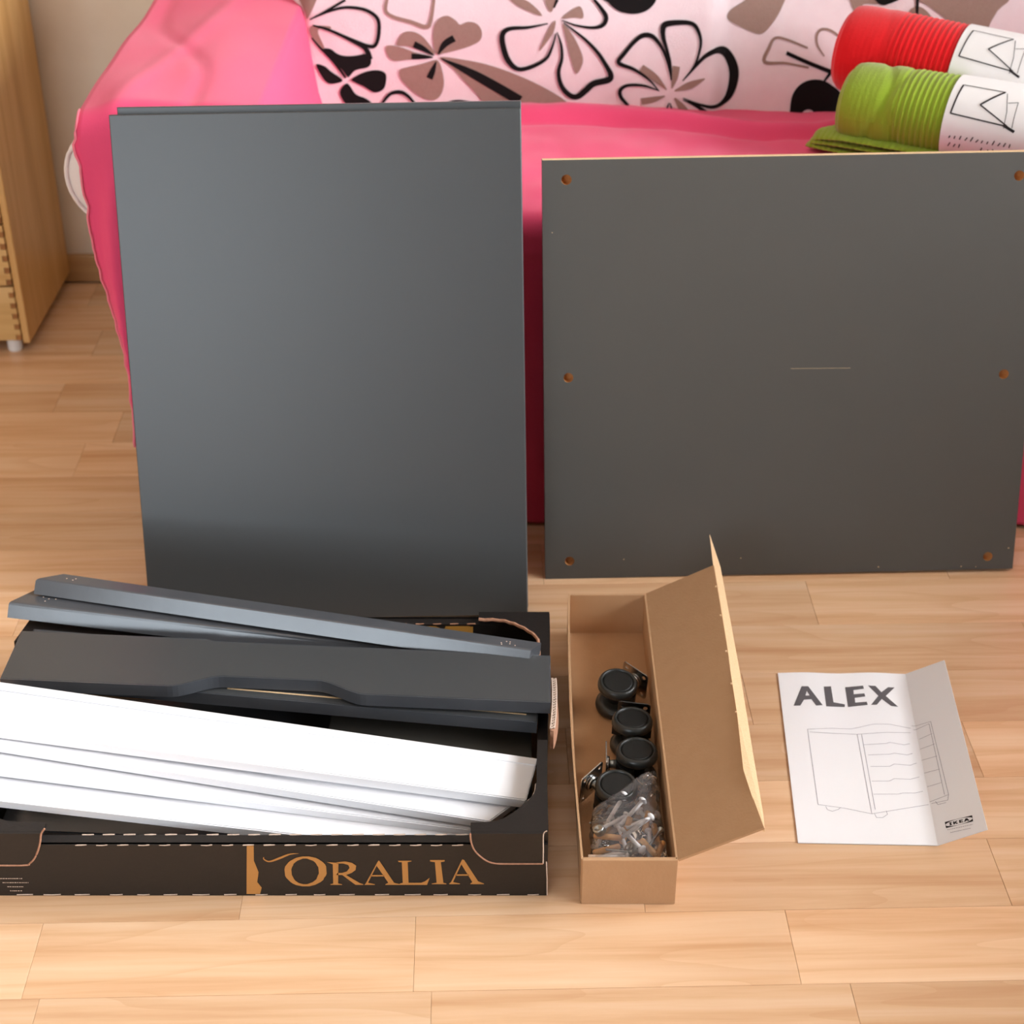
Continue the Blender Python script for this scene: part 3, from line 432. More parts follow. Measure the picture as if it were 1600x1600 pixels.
# ------------------------------------------------------------------ sofa (white upholstery, mostly hidden)
sofa = thing('sofa', 'white upholstered sofa showing only a rounded piped arm end under the pink throw', 'sofa', (.45, 2.4, 0))
def spart(name, bm, m_, smooth=False): return obj(name, bm, m_, sofa, smooth, loc=(-.45, -2.4, 0))
spart('base', box(-.51, 1.50, 2.04, 2.76, .05, .24, .02), 'white_cotton')
spart('seat_cushion', box(-.27, 1.50, 2.02, 2.42, .24, .425, .035), 'white_cotton')
bk = bmesh.new()
hexa([Vector((1.50, 2.475, .45)), Vector((-.27, 2.475, .45)), Vector((-.27, 2.585, .98)), Vector((1.50, 2.585, .98))], .12, .03, bk)
spart('backrest', bk, 'white_cotton')
spart('backrest_frame', box(-.51, 1.50, 2.62, 2.78, .05, .80, .02), 'white_cotton')
spart('armrest', box(-.515, -.315, 2.03, 2.72, .24, .575, .03), 'white_cotton')
# bulging outer roll of the arm, with a piped seam around its front end
def oval(a, y, e=0): return Vector((-.514 + (.063 + e) * cos(a), y, .488 + (.068 + e) * sin(a)))
rb = bmesh.new()
prof = [(0, 2.032), (.7, 2.032), (.93, 2.036), (1, 2.05), (1, 2.70), (.9, 2.72), (0, 2.72)]
rings = []
for s_, y_ in prof:
    rings.append([rb.verts.new(Vector((-.514 + .063 * s_ * cos(2 * pi * i / 40), y_, .488 + .068 * s_ * sin(2 * pi * i / 40)))) for i in range(40)])
for A, B_ in zip(rings, rings[1:]):
    for i in range(40): rb.faces.new((A[i], A[(i + 1) % 40], B_[(i + 1) % 40], B_[i]))
spart('arm_roll', rb, 'white_cotton', True)
spart('piping', tube([oval(2 * pi * i / 40, 2.036, -.003) for i in range(41)], .0032, 8), 'white_cotton', True)
for fx in (-.30, 1.40):
    for fy in (2.08, 2.70):
        spart('leg', box(fx - .025, fx + .025, fy - .025, fy + .025, 0, .05, .002), 'birch')

# ------------------------------------------------------------------ pink cotton throw over the sofa
XL, XI, XR = -.535, -.300, 1.48
ZA, ZS = .592, .452
def yj(x): return 2.452 - .075 * ss(.1, .42, x) + .05 * ss(.42, .62, x)   # seat meets backrest
def top_z(x, y):
    z = ZS + (ZA - ZS) * (1 - ss(XI - .012, XI + .018, x))
    if x < XI + .03:
        u = (x - XL) / (XI - XL)
        z += .010 * sin(pi * max(0, min(1, u))) * 1.0
        z += .0055 * noise.noise(Vector((x * 9, y * 6, 3))) - .003 * math.exp(-((x + .44 + .25 * (y - 2.2) + .02 * sin(y * 14)) / .010) ** 2) + .003 * math.exp(-((x + .47 - .18 * (y - 2.1)) / .014) ** 2)
        z += .0035 * sin(40 * (x + .25 * y) + 3 * noise.noise(Vector((x * 4, y * 4, 0)))) * ss(XI, XL, x)
    else:
        r_ = yj(x) - .055 - y                                        # gathered roll of cloth along the backrest
        z += .011 * math.exp(-(r_ / .020) ** 2) * ss(XI + .03, XI + .12, x)
        z -= .008 * math.exp(-((r_ - .032) / .012) ** 2)
        z += .007 * noise.noise(Vector((x * 7, y * 10, 0)))
        z += .0028 * noise.noise(Vector((x * 24, y * 18, 5)))
        z += .012 * math.exp(-((x - .42 - (y - 2.2) * .9) / .03) ** 2) * ss(2.0, 2.12, y) * (1 - ss(2.3, 2.36, y))
    return z
RF = .028
def front_y(x): return 1.990 - .024 * (x + .5) / 1.2 - .022 * (1 - ss(XI - .02, XI + .02, x))
def throw_pt(x, t):
    """t: distance measured forwards from the back along the cloth"""
    yb = 2.60 if x < XI else 2.47
    fy = front_y(x); flat = yb - (fy + RF)
    if t <= flat:
        y = yb - t; return Vector((x, y, top_z(x, y)))
    a = (t - flat) / RF; zt = top_z(x, fy + RF)
    if a <= pi / 2:
        return Vector((x, fy + RF - RF * sin(a), zt - RF * (1 - cos(a))))
    d = (t - flat) - RF * pi / 2
    fold = .011 * (math.exp(-((x + .492 + .10 * d) / .013) ** 2) - .9 * math.exp(-((x + .470 + .06 * d) / .010) ** 2)) * ss(.01, .10, d) + .006 * sin(x * 26 + 2 * noise.noise(Vector((x * 3, 0, 0)))) * ss(.02, .25, d) + .005 * noise.noise(Vector((x * 8, d * 5, 2))) * ss(0, .08, d)
    seam = .0035 * math.exp(-((zt - RF - d - .405) / .0035) ** 2) if x > XI else 0
    return Vector((x, fy - fold - seam - .010 * ss(0, .3, d), zt - RF - d))
bm = bmesh.new()
xs = [XL + i * (XI - .04 - XL) / 26 for i in range(26)] + [XI - .04 + i * .09 / 16 for i in range(16)] + [XI + .05 + i * (XR - XI - .05) / 150 for i in range(151)]
cols = []
for i, x in enumerate(xs):
    yb = 2.60 if x < XI else 2.47
    flat = yb - (front_y(x) + RF)
    zt = top_z(x, front_y(x) + RF)
    hem = .135 if x < XI - .02 else .004 + .002 * sin(x * 20)
    drop = zt - RF - hem
    ts = [flat * k / 66 for k in range(66)] + [flat + RF * pi / 2 * k / 6 for k in range(6)] + [flat + RF * pi / 2 + drop * k / 60 for k in range(61)]
    col_ = []
    for t in ts:
        p = throw_pt(x, t)
        if i < 5:                                                   # wavy left hem
            wv = .004 * noise.noise(Vector((0, 0, p.z * 26))) + .0025 * noise.noise(Vector((0, 3, p.z * 60)))
            p.x += wv * (1 - i / 5)
            if t > flat + RF * pi / 2: p.x += (.012 * sin((p.z - .13) * 9) * .5 + .022 * ss(.42, .22, p.z)) * (1 - i / 5)
        col_.append(bm.verts.new(p))
    cols.append(col_)
for A, B_ in zip(cols, cols[1:]):
    for k in range(len(A) - 1): bm.faces.new((A[k], B_[k], B_[k + 1], A[k + 1]))
hempts = [v.co.copy() for v in cols[0][66:]]
hemrow = [c[-1].co.copy() for c in cols[:26]]
throw = obj('sofa_throw', bm, 'pink_cotton', None, True)
solidify(throw, .0022)
tag(throw, 'bright pink cotton throw covering the sofa seat and left arm', 'throw')
hm = tube([p + Vector((-.0002, -.001, 0)) for p in hempts], .0016, 6); tube([p + Vector((0, -.001, -.0002)) for p in hemrow], .0016, 6, hm)
h_ = obj('rolled_hem', hm, 'pink_hem', throw, True); h_['label'] = 'paler stitched hem'

# ------------------------------------------------------------------ flowered fleece against the backrest
def fleece_y(x, z):
    y = 2.43 + .18 * (z - .45)
    y += (yj(x) - 2.452) * .55 * (1 - ss(.47, .62, z))
    y -= .016 * sin(max(0, min(1, (x + .33) / .64)) * pi) * ss(.44, .58, z) * (1 if x < .31 else 0)
    y += .020 * ss(.292, .322, x) - .022 * ss(.33, .60, x)
    y += .005 * noise.noise(Vector((x * 7, z * 7, 1))) + .003 * noise.noise(Vector((x * 2.5, z * 16, 9)))
    y += .05 * ss(-.30, -.345, x)
    return y
X0, X1, Z0, Z1 = -.35, 1.46, .43, 1.0
bm = grid(lambda u, v: Vector((X0 + u * (X1 - X0), fleece_y(X0 + u * (X1 - X0), Z0 + v * (Z1 - Z0)), Z0 + v * (Z1 - Z0))), 240, 80)
# folds over the top of the backrest
fleece = obj('fleece_blanket', bm, 'fleece', None, True)
solidify(fleece, .004, 1)
tag(fleece, 'white fleece blanket printed with black and taupe flowers along the sofa back', 'blanket')
for k, fl_ in enumerate(D['flowers']):
    copies = [(0, 0)] if k not in (0, 3, 5) else [(0, 0), (.72 - .1 * k, .24 + .02 * k)] + ([(-.02, .30)] if k != 5 else [])
    for dx, dz in copies:
        for s_ in fl_:
            cname = s_['c']; off = .0014 if cname == 'taupe' else .0020
            f = lambda a, b_, off=off: Vector((a, fleece_y(a, b_) - off, b_))
            P_ = [(p[0] + dx, p[1] + dz) for p in s_['p']]
            if min(p[0] for p in P_) < X0 + .006 or max(p[0] for p in P_) > X1 - .01 or max(p[1] for p in P_) > Z1 - .01 or min(p[1] for p in P_) < Z0:
                continue
            bm = bmesh.new()
            if s_['t'] == 'f': patch(bm, catmull(P_, 4, True), f, step=.010)
            else: ribbon(bm, P_, s_['w'], f)
            if not bm.faces: bm.free(); continue
            obj('printed_petal', bm, cname, fleece, True)

# ------------------------------------------------------------------ rolled ribbed throws with paper sleeves
def roll(name, label, material, A, B_, r, squash, up0, band, marks, ribs_from):
    A = Vector(A); B_ = Vector(B_); ax = (B_ - A); L = ax.length; ax.normalize()
    up = Vector((0, 0, 1)); side = ax.cross(up).normalized(); up = side.cross(ax).normalized()
    root = thing(name, label, 'folded throw', A)
    def P(s, a, e=0):
        rr = r + e
        # oval section, softly rounded ends
        k = 1.0
        if s < .03: k = math.sqrt(max(0, 1 - ((.03 - s) / .03) ** 2)) * .10 + .90
        if s > L - .03: k = math.sqrt(max(0, 1 - ((s - L + .03) / .03) ** 2)) * .10 + .90
        lump = 1 + .035 * noise.noise(Vector((s * 14, cos(a) * 1.4, sin(a) * 1.4))) * (1 - ss(ribs_from, ribs_from + .04, s))
        rr = rr * k * lump
        return ax * s + side * (cos(a) * rr * 1.04) + up * (sin(a) * rr * squash)
    def body(u, v):
        s = u * L; a = v * 2 * pi
        rib = .0011 * sin(s * 2 * pi / .0078) * (.10 + .75 * ss(ribs_from - .02, ribs_from, s)) 
        cr = (-.0030 * math.exp(-((s - .050 - .012 * sin(a * 2)) / .007) ** 2) - .002 * math.exp(-((s - .072 + .010 * sin(a * 3)) / .006) ** 2)) * (1 if name == 'green_throw' else .3)
        if band[0] - .002 < s < band[1] + .002: rib -= .0015
        return P(s, a, rib + cr)
    obj('rolled_cloth', grid(body, 420, 56), material, root, True)
    # spiral of folded layers closing each end
    for s_end, sg in ((0, 1), (L, -1)):
        def cap(u, v, s_end=s_end, sg=sg):
            a = v * 2 * pi; rr = max(.0001, u)
            p = P(s_end, a); c = ax * s_end
            q = c + (p - c) * rr
            g_ = (rr * 5 + v) % 1
            return q - ax * sg * (.011 * (1 - rr * rr) + .0035 * abs(sin(pi * g_)) * ss(0, .2, rr) * (1 - ss(.93, 1, rr)))
        obj('folded_end', grid(cap, 40, 72), material, root, True)
    # paper sleeve
    def sl(u, v): return P(band[0] + u * (band[1] - band[0]), v * 2 * pi, .0018)
    pb = obj('paper_sleeve', grid(sl, 24, 96), 'paper', root, True)
    ik = bmesh.new()
    for pts, w_ in marks: ribbon(ik, pts, w_, lambda s, a: P(s, a, .0026))
    if ik.faces:
        o = obj('printed_drawing', ik, 'ink_dark', pb, False)
    else: ik.free()
    return root, P

# marks on the sleeves: (position along the roll, angle) strokes; angle 90 deg = top, 180+ = towards the viewer
def dg(l): return [(s, radians(a)) for s, a in l]
def aw(w_): return w_
def thinline(l, w_=.0022): return (dg(l), w_)
GA = (.470, 2.232, .520); GB = (.742, 2.080, .520)
b0 = .143
# ribbon() works in (s, a): widths differ between axes, so draw strokes as thin slabs in s and a separately
def stroke_sa(bm, P, a, b_, w_, n=10):
    a = (a[0], radians(a[1])); b_ = (b_[0], radians(b_[1])); prev = None; r_ = .062
    dx = b_[0] - a[0]; dy = (b_[1] - a[1]) * r_; l = math.hypot(dx, dy); nx, ny = -dy / l * w_ / 2, dx / l * w_ / 2 / r_
    for i in range(n + 1):
        t = i / n; s = a[0] + (b_[0] - a[0]) * t; g_ = a[1] + (b_[1] - a[1]) * t
        v = [bm.verts.new(P(s + nx * k, g_ + ny * k, .0026)) for k in (-1, 1)]
        if prev: bm.faces.new((prev[0], prev[1], v[1], v[0]))
        prev = v
gt, GP = roll('green_throw', 'green ribbed throw, rolled in a white paper sleeve, in front of the red one', 'green_knit', GA, GB, .062, .93, None, (b0, b0 + .118), [], .085)
rt_, RP = roll('red_throw', 'red ribbed throw, rolled in a white paper sleeve, behind the green one', 'red_knit', (.480, 2.345, .564), (.75, 2.195, .546), .065, .95, None, (b0 + .018, b0 + .158), [], .085)
for root, P_, s0, wd in ((gt, GP, b0, 1), (rt_, RP, b0 + .018, .8)):
    pb = [c for c in root.children if c.name.startswith('paper_sleeve')][0]
    ik = bmesh.new()
    q = lambda s, a: (s0 + s - .010, a)
    a0 = 0 if wd == 1 else 8
    for A_, B_, w_ in ((q(.021, 70 + a0), q(.077, 68 + a0), .0012), (q(.021, 70 + a0), q(.018, 28 + a0), .0022), (q(.018, 28 + a0), q(.094, 23 + a0), .0018),
                       (q(.077, 68 + a0), q(.052, 44 + a0), .0026), (q(.052, 44 + a0), q(.094, 23 + a0), .0018), (q(.088, 24 + a0), q(.104, 18 + a0), .0036)):
        stroke_sa(ik, P_, A_, B_, w_ * wd)
    o = obj('printed_drawing', ik, 'ink_dark', pb)
    ik = bmesh.new()
    for A_, B_ in ((q(.080, 66 + a0), q(.088, 40 + a0)), (q(.088, 40 + a0), q(.090, 20 + a0)), (q(.086, 52 + a0), q(.098, 55 + a0)), (q(.098, 55 + a0), q(.100, 22 + a0))):
        stroke_sa(ik, P_, A_, B_, .0008)
    for row, n_ in ((-2, 12), (-13, 9)):                            # rows of small print, too small to read
        for i in range(n_):
            s = .022 + i * .0072
            if row == -13 and i in (3, 4, 5): continue
            stroke_sa(ik, P_, q(s, row), q(s + random.uniform(.001, .003), row + random.uniform(3, 6)), .0014, 2)
    obj('small_print', ik, 'ink_dark', pb)
# loose folded edge of the green throw, lying flat below the roll
ax = (Vector(GB) - Vector(GA)).normalized(); sd = ax.cross(Vector((0, 0, 1))).normalized()
for lay in range(3):
    def lf(u, v, lay=lay):
        s = -.046 + .004 * lay + u * .31; a = v * 2 * pi
        k = math.sqrt(max(0, min(1, u * .31 / .05))); k2 = min(1, math.sqrt(max(0, u * .31 / .006)))
        hw = .004 + .023 * k; yc = .036 + .006 * (1 - k) + .022 * k * .3
        zc = .4670 + lay * (.0035 + .0052 * k) + .006 * k
        rib = .0007 * sin(s * 2 * pi / .0078)
        return ax * s + sd * (yc + (hw + rib) * cos(a)) + Vector((0, 0, zc - GA[2] + (.0043 * k2 + rib * .5) * sin(a) - .004 * lay * (cos(a) * .5 - .5)))
    obj('folded_flap', grid(lf, 200, 20), 'green_knit', gt, True)

# ------------------------------------------------------------------ dark panels leaning against the sofa
def leaning(name, label, x, y, yaw, lean, w_, h, t, material, edge, holes=(), edge_raw=False, group=None, roll_=0):
    root = thing(name, label, 'panel', (x, y, 0), (radians(-lean), radians(roll_), radians(yaw)), group)
    # local: x to the right, z up the panel, y away from the viewer
    bm = bmesh.new()
    R_ = .0063
    out = [(0, 0), (w_, 0), (w_, h), (0, h)]
    hs = [[(cx + R_ * cos(2 * pi * i / 24), cz + R_ * sin(2 * pi * i / 24)) for i in range(24)] for cx, cz in holes]
    z_ = 0 if edge_raw else .0009
    outf = [(z_, z_), (w_ - z_, z_), (w_ - z_, h - z_), (z_, h - z_)]
    patch(bm, outf, lambda a, b_: Vector((a, 0, b_)), hs)
    A = [bm.verts.new((p[0], 0, p[1])) for p in outf]; A2 = [bm.verts.new((p[0], z_, p[1])) for p in out]; B_ = [bm.verts.new((p[0], t, p[1])) for p in out]
    for i in range(4):
        if z_: bm.faces.new((A[i], A[(i + 1) % 4], A2[(i + 1) % 4], A2[i]))
        bm.faces.new((A2[i], A2[(i + 1) % 4], B_[(i + 1) % 4], B_[i]))
    bm.faces.new(B_)
    bmesh.ops.remove_doubles(bm, verts=bm.verts[:], dist=1e-5)
    obj('board', bm, material, root)
    if edge_raw:
        o = obj('top_edge', box(.0004, w_ - .0004, .0006, t - .0006, h, h + .0004), 'chipboard', root); o['label'] = 'raw pale chipboard edge'
    for cx, cz in holes:
        b2 = lathe([(R_, 0), (R_ * .97, .011), (0, .012)], 24, None, Matrix.Translation((cx, .0001, cz)) @ Matrix.Rotation(-pi / 2, 4, 'X'))
        o = obj('dowel_hole', b2, 'drill_hole', root, True)
    return root
yawR = math.degrees(math.atan2(.017, .627))
rp_ = leaning('drilled_panel', 'dark grey chipboard panel with six dowel holes and a raw pale top edge', .0448, 1.8305, yawR, 12.4, .630, .554, .0155, 'foil_back', 'chipboard',
    [(.0326, .0252), (.0316, .2780), (.0300, .5300), (.5950, .0184), (.5949, .2710), (.5923, .5250)], True, roll_=-.5)
# pale nicks where the foil is chipped
nb = bmesh.new()
for cx, cz, r_ in ((.105, .026, .0007), (.262, .024, .0007), (.448, .007, .0009), (.560, .005, .0008), (.622, .030, .0009), (.012, .465, .0006), (.580, .004, .0006)):
    vs = [nb.verts.new((cx + r_ * cos(a), -.0002, cz + r_ * sin(a))) for a in [2 * pi * i / 7 for i in range(7)]]
    nb.faces.new(vs)
for i in range(1):
    vs = [nb.verts.new(p) for p in ((.318, -.0002, .2840), (.395, -.0002, .2832), (.395, -.0002, .2835), (.318, -.0002, .2843))]
    nb.faces.new(vs)
o = obj('chipped_nicks', nb, 'chipboard', rp_); o['label'] = 'tiny pale nicks and one fine scratch'
leaning('side_panel', 'smooth dark grey panel, the front one of the leaning pair', -.4675, 1.7350, .35, 15.75, .488, .636, .0155, 'foil_grey', 'foil_edge', roll_=-.85)
leaning('side_panel', 'dark grey panel almost hidden behind the front one of the leaning pair', -.4610, 1.7520, .35, 15.75, .4820, .6395, .0155, 'foil_grey', 'foil_edge', roll_=-.85)

# ------------------------------------------------------------------ black cardboard tray
TX0, TX1, TY0, TY1 = -.568, .0365, 1.2465, 1.628
tray = thing('cardboard_tray', 'black open cardboard tray with gold lettering, full of furniture boards', 'box', ((TX0 + TX1) / 2, (TY0 + TY1) / 2, 0))
ox, oy = -(TX0 + TX1) / 2, -(TY0 + TY1) / 2
def tp(name, bm, m_, parent=None, **k): return obj(name, bm, m_, parent or tray, loc=(ox, oy, 0) if parent is None else (0, 0, 0), **k)
HF, HC, HS_ = .0715, .0905, .0880
t_ = .0035
tp('bottom', box(TX0 + .002, TX1 - .002, TY0 + .002, TY1 - .002, .0005, .004), 'kraft')
# double front and back walls with flat rims
fw_ = tp('front_wall', bx(bx(box(TX0, TX1, TY0, TY0 + t_, .0005, HF), TX0 + t_, TX1 - t_, TY0 + .0115, TY0 + .015, .004, HF - .001), TX0 + t_, TX1 - t_, TY0 + .0005, TY0 + .0150, HF - .0022, HF, .0005), 'black_card')
bw_ = tp('back_wall', bx(bx(box(TX0, TX1 + .007, TY1 - t_, TY1, .0005, HF + .0115), TX0 + t_, TX1 - t_, TY1 - .015, TY1 - .0115, .004, HF + .009), TX0 + t_, TX1 - t_, TY1 - .015, TY1 - .0005, HF + .0093, HF + .0115, .0005), 'black_card')
o = tp('gold_print', box(-.115, -.047, TY1 - .0155, TY1 - .0151, .005, HF + .0085), 'blotch_print', bw_); o['label'] = 'gold print with black blotches'
# walls at the ends; the right one bulges where the torn hand hole is pushed outwards
def bulge(y): return .0085 * ss(TY0 + .05, TY1, y)
def end_wall(x, sg, notch):
    def f(y, z, h): return Vector((x + sg * (bulge(y) * (1 if sg > 0 else .4) + .0005 * sin(z * 90)) - sg * h, y, z))
    out = [(TY0 + .004, .0005), (TY1, .0005), (TY1, HS_), (1.535, HS_)]
    if notch: out += [(1.530, HS_), (1.522, .073), (1.50, .068), (1.42, .066), (1.398, .068), (1.392, HS_)]
    out += [(1.36, HS_), (TY0 + .004, HS_)]
    bm = bmesh.new()
    pl_ = []
    for a, b_ in zip(out, out[1:] + out[:1]):
        n_ = max(1, int(abs(b_[0] - a[0]) / .03))
        for i in range(n_): pl_.append((a[0] + (b_[0] - a[0]) * i / n_, a[1] + (b_[1] - a[1]) * i / n_))
    patch(bm, pl_, lambda a, b_: f(a, b_, 0)); patch(bm, pl_, lambda a, b_: f(a, b_, .011))
    n_ = len(pl_); A = [bm.verts.new(f(p[0], p[1], 0)) for p in pl_]; B_ = [bm.verts.new(f(p[0], p[1], .011)) for p in pl_]
    for i in range(n_): bm.faces.new((A[i], A[(i + 1) % n_], B_[(i + 1) % n_], B_[i]))
    bmesh.ops.remove_doubles(bm, verts=bm.verts[:], dist=1e-5)
    return bm
sw = tp('side_wall', end_wall(TX1, 1, True), 'black_card')
tp('side_wall', end_wall(TX0, -1, False), 'black_card')
# torn hand-hole tongue, pushed outwards, its corrugated edge showing
def ty(u): return 1.403 + u * .092
def tongue(u, v):
    k = max(0, sin(pi * u)) ** .6
    return Vector((TX1 + .005 + bulge(ty(u)) + k * (.0050 - .003 * v), ty(u), .066 + .026 * v + .002 * k))
tg = obj('handle_tongue', grid(tongue, 40, 8), 'torn_card', tray, False, loc=(ox, oy, 0)); solidify(tg, .0040, 0); tg['label'] = 'torn brown corrugated tongue of the hand hole'
def te_(u, dx): return Vector((TX1 + .005 + bulge(ty(u)) + max(0, sin(pi * u)) ** .6 * .002 + dx, ty(u), .0932 + .002 * max(0, sin(pi * u)) ** .6))
obj('corrugation', tube([te_(.02 + .96 * k / 40, .0016 if k % 2 else -.0016) for k in range(41)], .0009, 6), 'torn_white', tg)
for sg_ in (-1, 1):
    obj('corrugation', tube([te_(.02 + .96 * k / 30, sg_ * .0022) for k in range(31)], .0009, 6), 'torn_white', tg)
# four corner pieces: a flat gusset with a concave inner edge and, at the front, a rounded tab folded down
def corner(cx, cy, sx, sy, lx, ly, zc, front):
    # sx, sy point inwards
    pts = [(0, 0), (lx, 0), (lx, .010 if front else .012)]
    key = [(lx, .0135), (.052, .0165), (.036, .0280), (.0230, .0430), (.0135, .0580), (.0115, ly)] if front else [(lx, .0145), (.060, .0160), (.042, .0235), (.0250, .0380), (.0135, .0560), (.0120, ly)]
    arc = [tuple(p) for p in catmull([list(k_) for k_ in key], 3)]
    pts = [(0, 0), (lx, 0)] + arc + [(0, ly)]
    poly = [(cx + sx * a, cy + sy * b_) for a, b_ in pts]
    if not front:
        poly = [(px + (bulge(py) if sx < 0 else -bulge(py) * .4), py) for px, py in poly]
    o = tp('corner_gusset', prism(poly, zc - t_, zc), 'black_card')
    ar = [Vector((cx + sx * a, cy + sy * b_, zc - .0012)) for a, b_ in arc]
    if not front: ar = [Vector((v.x + (bulge(v.y) if sx < 0 else -bulge(v.y) * .4), v.y, v.z)) for v in ar]
    wob = [v + Vector((0, 0, .0005 * (-1) ** i)) for i, v in enumerate(ar)]
    if front: te = obj('torn_edge', tube(wob[9:], .0008, 6), 'torn_white', o)
    else: te = obj('torn_edge', tube(wob, .0021, 6), 'torn_card', o)
    return o
cfr = corner(TX1, TY0 - .0012, -1, 1, .0785, .074, HC, True)
cfl = corner(TX0, TY0 - .0012, 1, 1, .0935, .068, HC, True)
cbr = corner(TX1, TY1, -1, -1, .0850, .094, HC, False)
cbl = corner(TX0, TY1, 1, -1, .0850, .094, HC, False)
tabp = [(p[0], p[1]) for p in D['tab']]
tabp = [(-.042, HC), (-.0415, .080), (-.0385, .069), (-.0325, .060), (-.025, .0535), (-.016, .0505), (.0315, .0500), (.0320, .084), (.0345, HC)]
def tabm(poly): return prism(poly, TY0 - .0014, TY0 - .0040, lambda a, b_, c: (a, c, b_))
obj('corner_tab', tabm(tabp), 'black_card', cfr)
ln = lambda pts, m_, par, r_=.0008: obj('torn_edge', tube([Vector((p[0], TY0 - .0042, p[1])) for p in catmull([list(q) for q in pts], 4)], r_, 6), m_, par)
ln([(-.0422, .0905), (-.0415, .080), (-.0385, .069), (-.0325, .060), (-.025, .0530), (-.016, .0497), (.0, .0493), (.0318, .0495)], 'torn_card', cfr, .0009)
ln([(.0352, .0945), (.0318, .0900), (.0318, .070), (.0318, .0500)], 'torn_white', cfr, .0006)
obj('torn_edge', tube([Vector((.0352, TY0 - .001, .049)), Vector((.0362, TY0 - .001, .025)), Vector((.0365, TY0 - .001, .002))], .0006, 6), 'torn_white', fw_)
mx_ = lambda x: TX0 + (TX1 - x) + .0135
tabl = [(mx_(-.042), HC), (mx_(-.0400), .080), (mx_(-.036), .068), (mx_(-.031), .058), (mx_(-.025), .0515), (mx_(-.016), .048), (TX0 + .002, .0485), (TX0 + .002, HC)]
obj('corner_tab', tabm(tabl), 'black_card', cfl)
ln([(mx_(-.047), .0975), (mx_(-.0425), .0905), (mx_(-.0400), .080), (mx_(-.036), .068), (mx_(-.031), .0575), (mx_(-.025), .0505), (mx_(-.016), .0472), (TX0 + .002, .0478)], 'torn_card', cfl, .0010)
# perforation dashes along the rims and the lower fold
db = bmesh.new()
def dash(x, y, z, l, r_=.0007):
    tube([Vector((x - l / 2, y, z)), Vector((x, y, z + random.uniform(-.0003, .0003))), Vector((x + l / 2, y, z + .0004))], [r_ * random.uniform(.6, 1), r_, r_ * random.uniform(.6, 1)], 6, db)
x = -.0555; i = 0
while x > -.46:
    dash(x, TY0 + .0002, HF - .0006, .0115)
    if x < -.09 or i < 4: dash(x + .004, TY0 + .0148, HF, .012, .0009)
    x -= .0213; i += 1
x = .022
while x > -.56:
    dash(x, TY0 - .0002, .0018, random.uniform(.011, .018), .0006); x -= random.uniform(.028, .038)
o = tp('perforation', db, 'torn_white'); o['label'] = 'pale perforation dashes'
db = bmesh.new(); x = -.049
while x > -.30:
    dash(x, TY1 - .015, HF + .0118, .0100, .0009); x -= .0206
tp('perforation', db, 'torn_card')
# lettering
for key, nm in (('O', 'letter'), ('R', 'letter'), ('A', 'letter'), ('L', 'letter'), ('I', 'letter'), ('A2', 'letter'), ('swash', 'letter_flourish')):
    bm = bmesh.new(); f = lambda a, b_: Vector((a, TY0 - .0004, b_))
    for s_ in D['letters'][key]:
        if 'line' in s_: ribbon(bm, s_['line'], s_['w'], f)
        else: patch(bm, s_['out'], f, [s_['hole']] if 'hole' in s_ else [])
    obj(nm, bm, 'gold_print', fw_)
gb = bmesh.new()      # gold band left of the word, ragged on its right side
patch(gb, [(-.276, .003), (-.262, .003), (-.2595, .012), (-.2635, .020), (-.2610, .034), (-.2645, .050), (-.2630, .0705), (-.270, .0705)], lambda a, b_: Vector((a, TY0 - .0004, b_)))
obj('gold_band', gb, 'gold_print', fw_)
sp_ = bmesh.new()     # four short lines of small pale print at the left end
for i, (a, b_) in enumerate(((-.530, -.506), (-.527, -.501), (-.523, -.507), (-.521, -.508))):
    x = a
    while x < b_:
        l = random.uniform(.0008, .002); zc = .0245 - i * .0058
        vs = [sp_.verts.new((x, TY0 - .0005, zc)), sp_.verts.new((x + l, TY0 - .0005, zc)), sp_.verts.new((x + l, TY0 - .0005, zc + .0011)), sp_.verts.new((x, TY0 - .0005, zc + .0011))]
        sp_.faces.new(vs); x += l + random.uniform(.0004, .001)
obj('small_print', sp_, 'torn_white', fw_)

# ------------------------------------------------------------------ boards in the tray
def quad(key, ext):
    rf, lf, rr, lr = [Vector(p) for p in D['boards'][key]]
    lf = rf + (lf - rf) * ext; lr = rr + (lr - rr) * ext
    return [rf, lf, lr, rr]
def board_thing(name, label, q, t, material, bev=.0012, group=None, groove=None):
    c = sum(q, Vector()) / 4
    bm = hexa([p - c for p in q], t, bev)
    root = thing(name, label, 'board', c, (0, 0, 0), group)
    o = obj('board', bm, material, root)
    if groove is not None:
        g = bmesh.new(); e = q[1] - q[0]
        def at(u, v):
            a = q[3] + (q[2] - q[3]) * u; b_ = q[0] + (q[1] - q[0]) * u
            return a + (b_ - a) * v - c
        n = (q[1] - q[0]).cross(q[3] - q[0]).normalized(); n = n if n.z > 0 else -n
        vs = [g.verts.new(at(u, v) + n * .0012) for u, v in ((.001, .004), (.999, .004), (.999, groove), (.001, groove))]
        vs2 = [g.verts.new(v.co - n * .0014) for v in vs]
        g.faces.new(vs); g.faces.new(vs2[::-1])
        for i in range(4): g.faces.new((vs[i], vs[(i + 1) % 4], vs2[(i + 1) % 4], vs2[i]))
        r_ = obj('raised_lip', g, material, root)
    return root
board_thing('white_drawer_board', 'white foil drawer board, topmost and rearmost of the white ones in the tray', quad('w1', 1.22), .0132, 'foil_white', groove=.16)
board_thing('white_drawer_board', 'white foil drawer board, second from the top of the white stack in the tray', quad('w2', 1.22), .0132, 'foil_white')
board_thing('white_drawer_board', 'white foil drawer board, third from the top of the white stack in the tray', quad('w3', 1.22), .0132, 'foil_white')
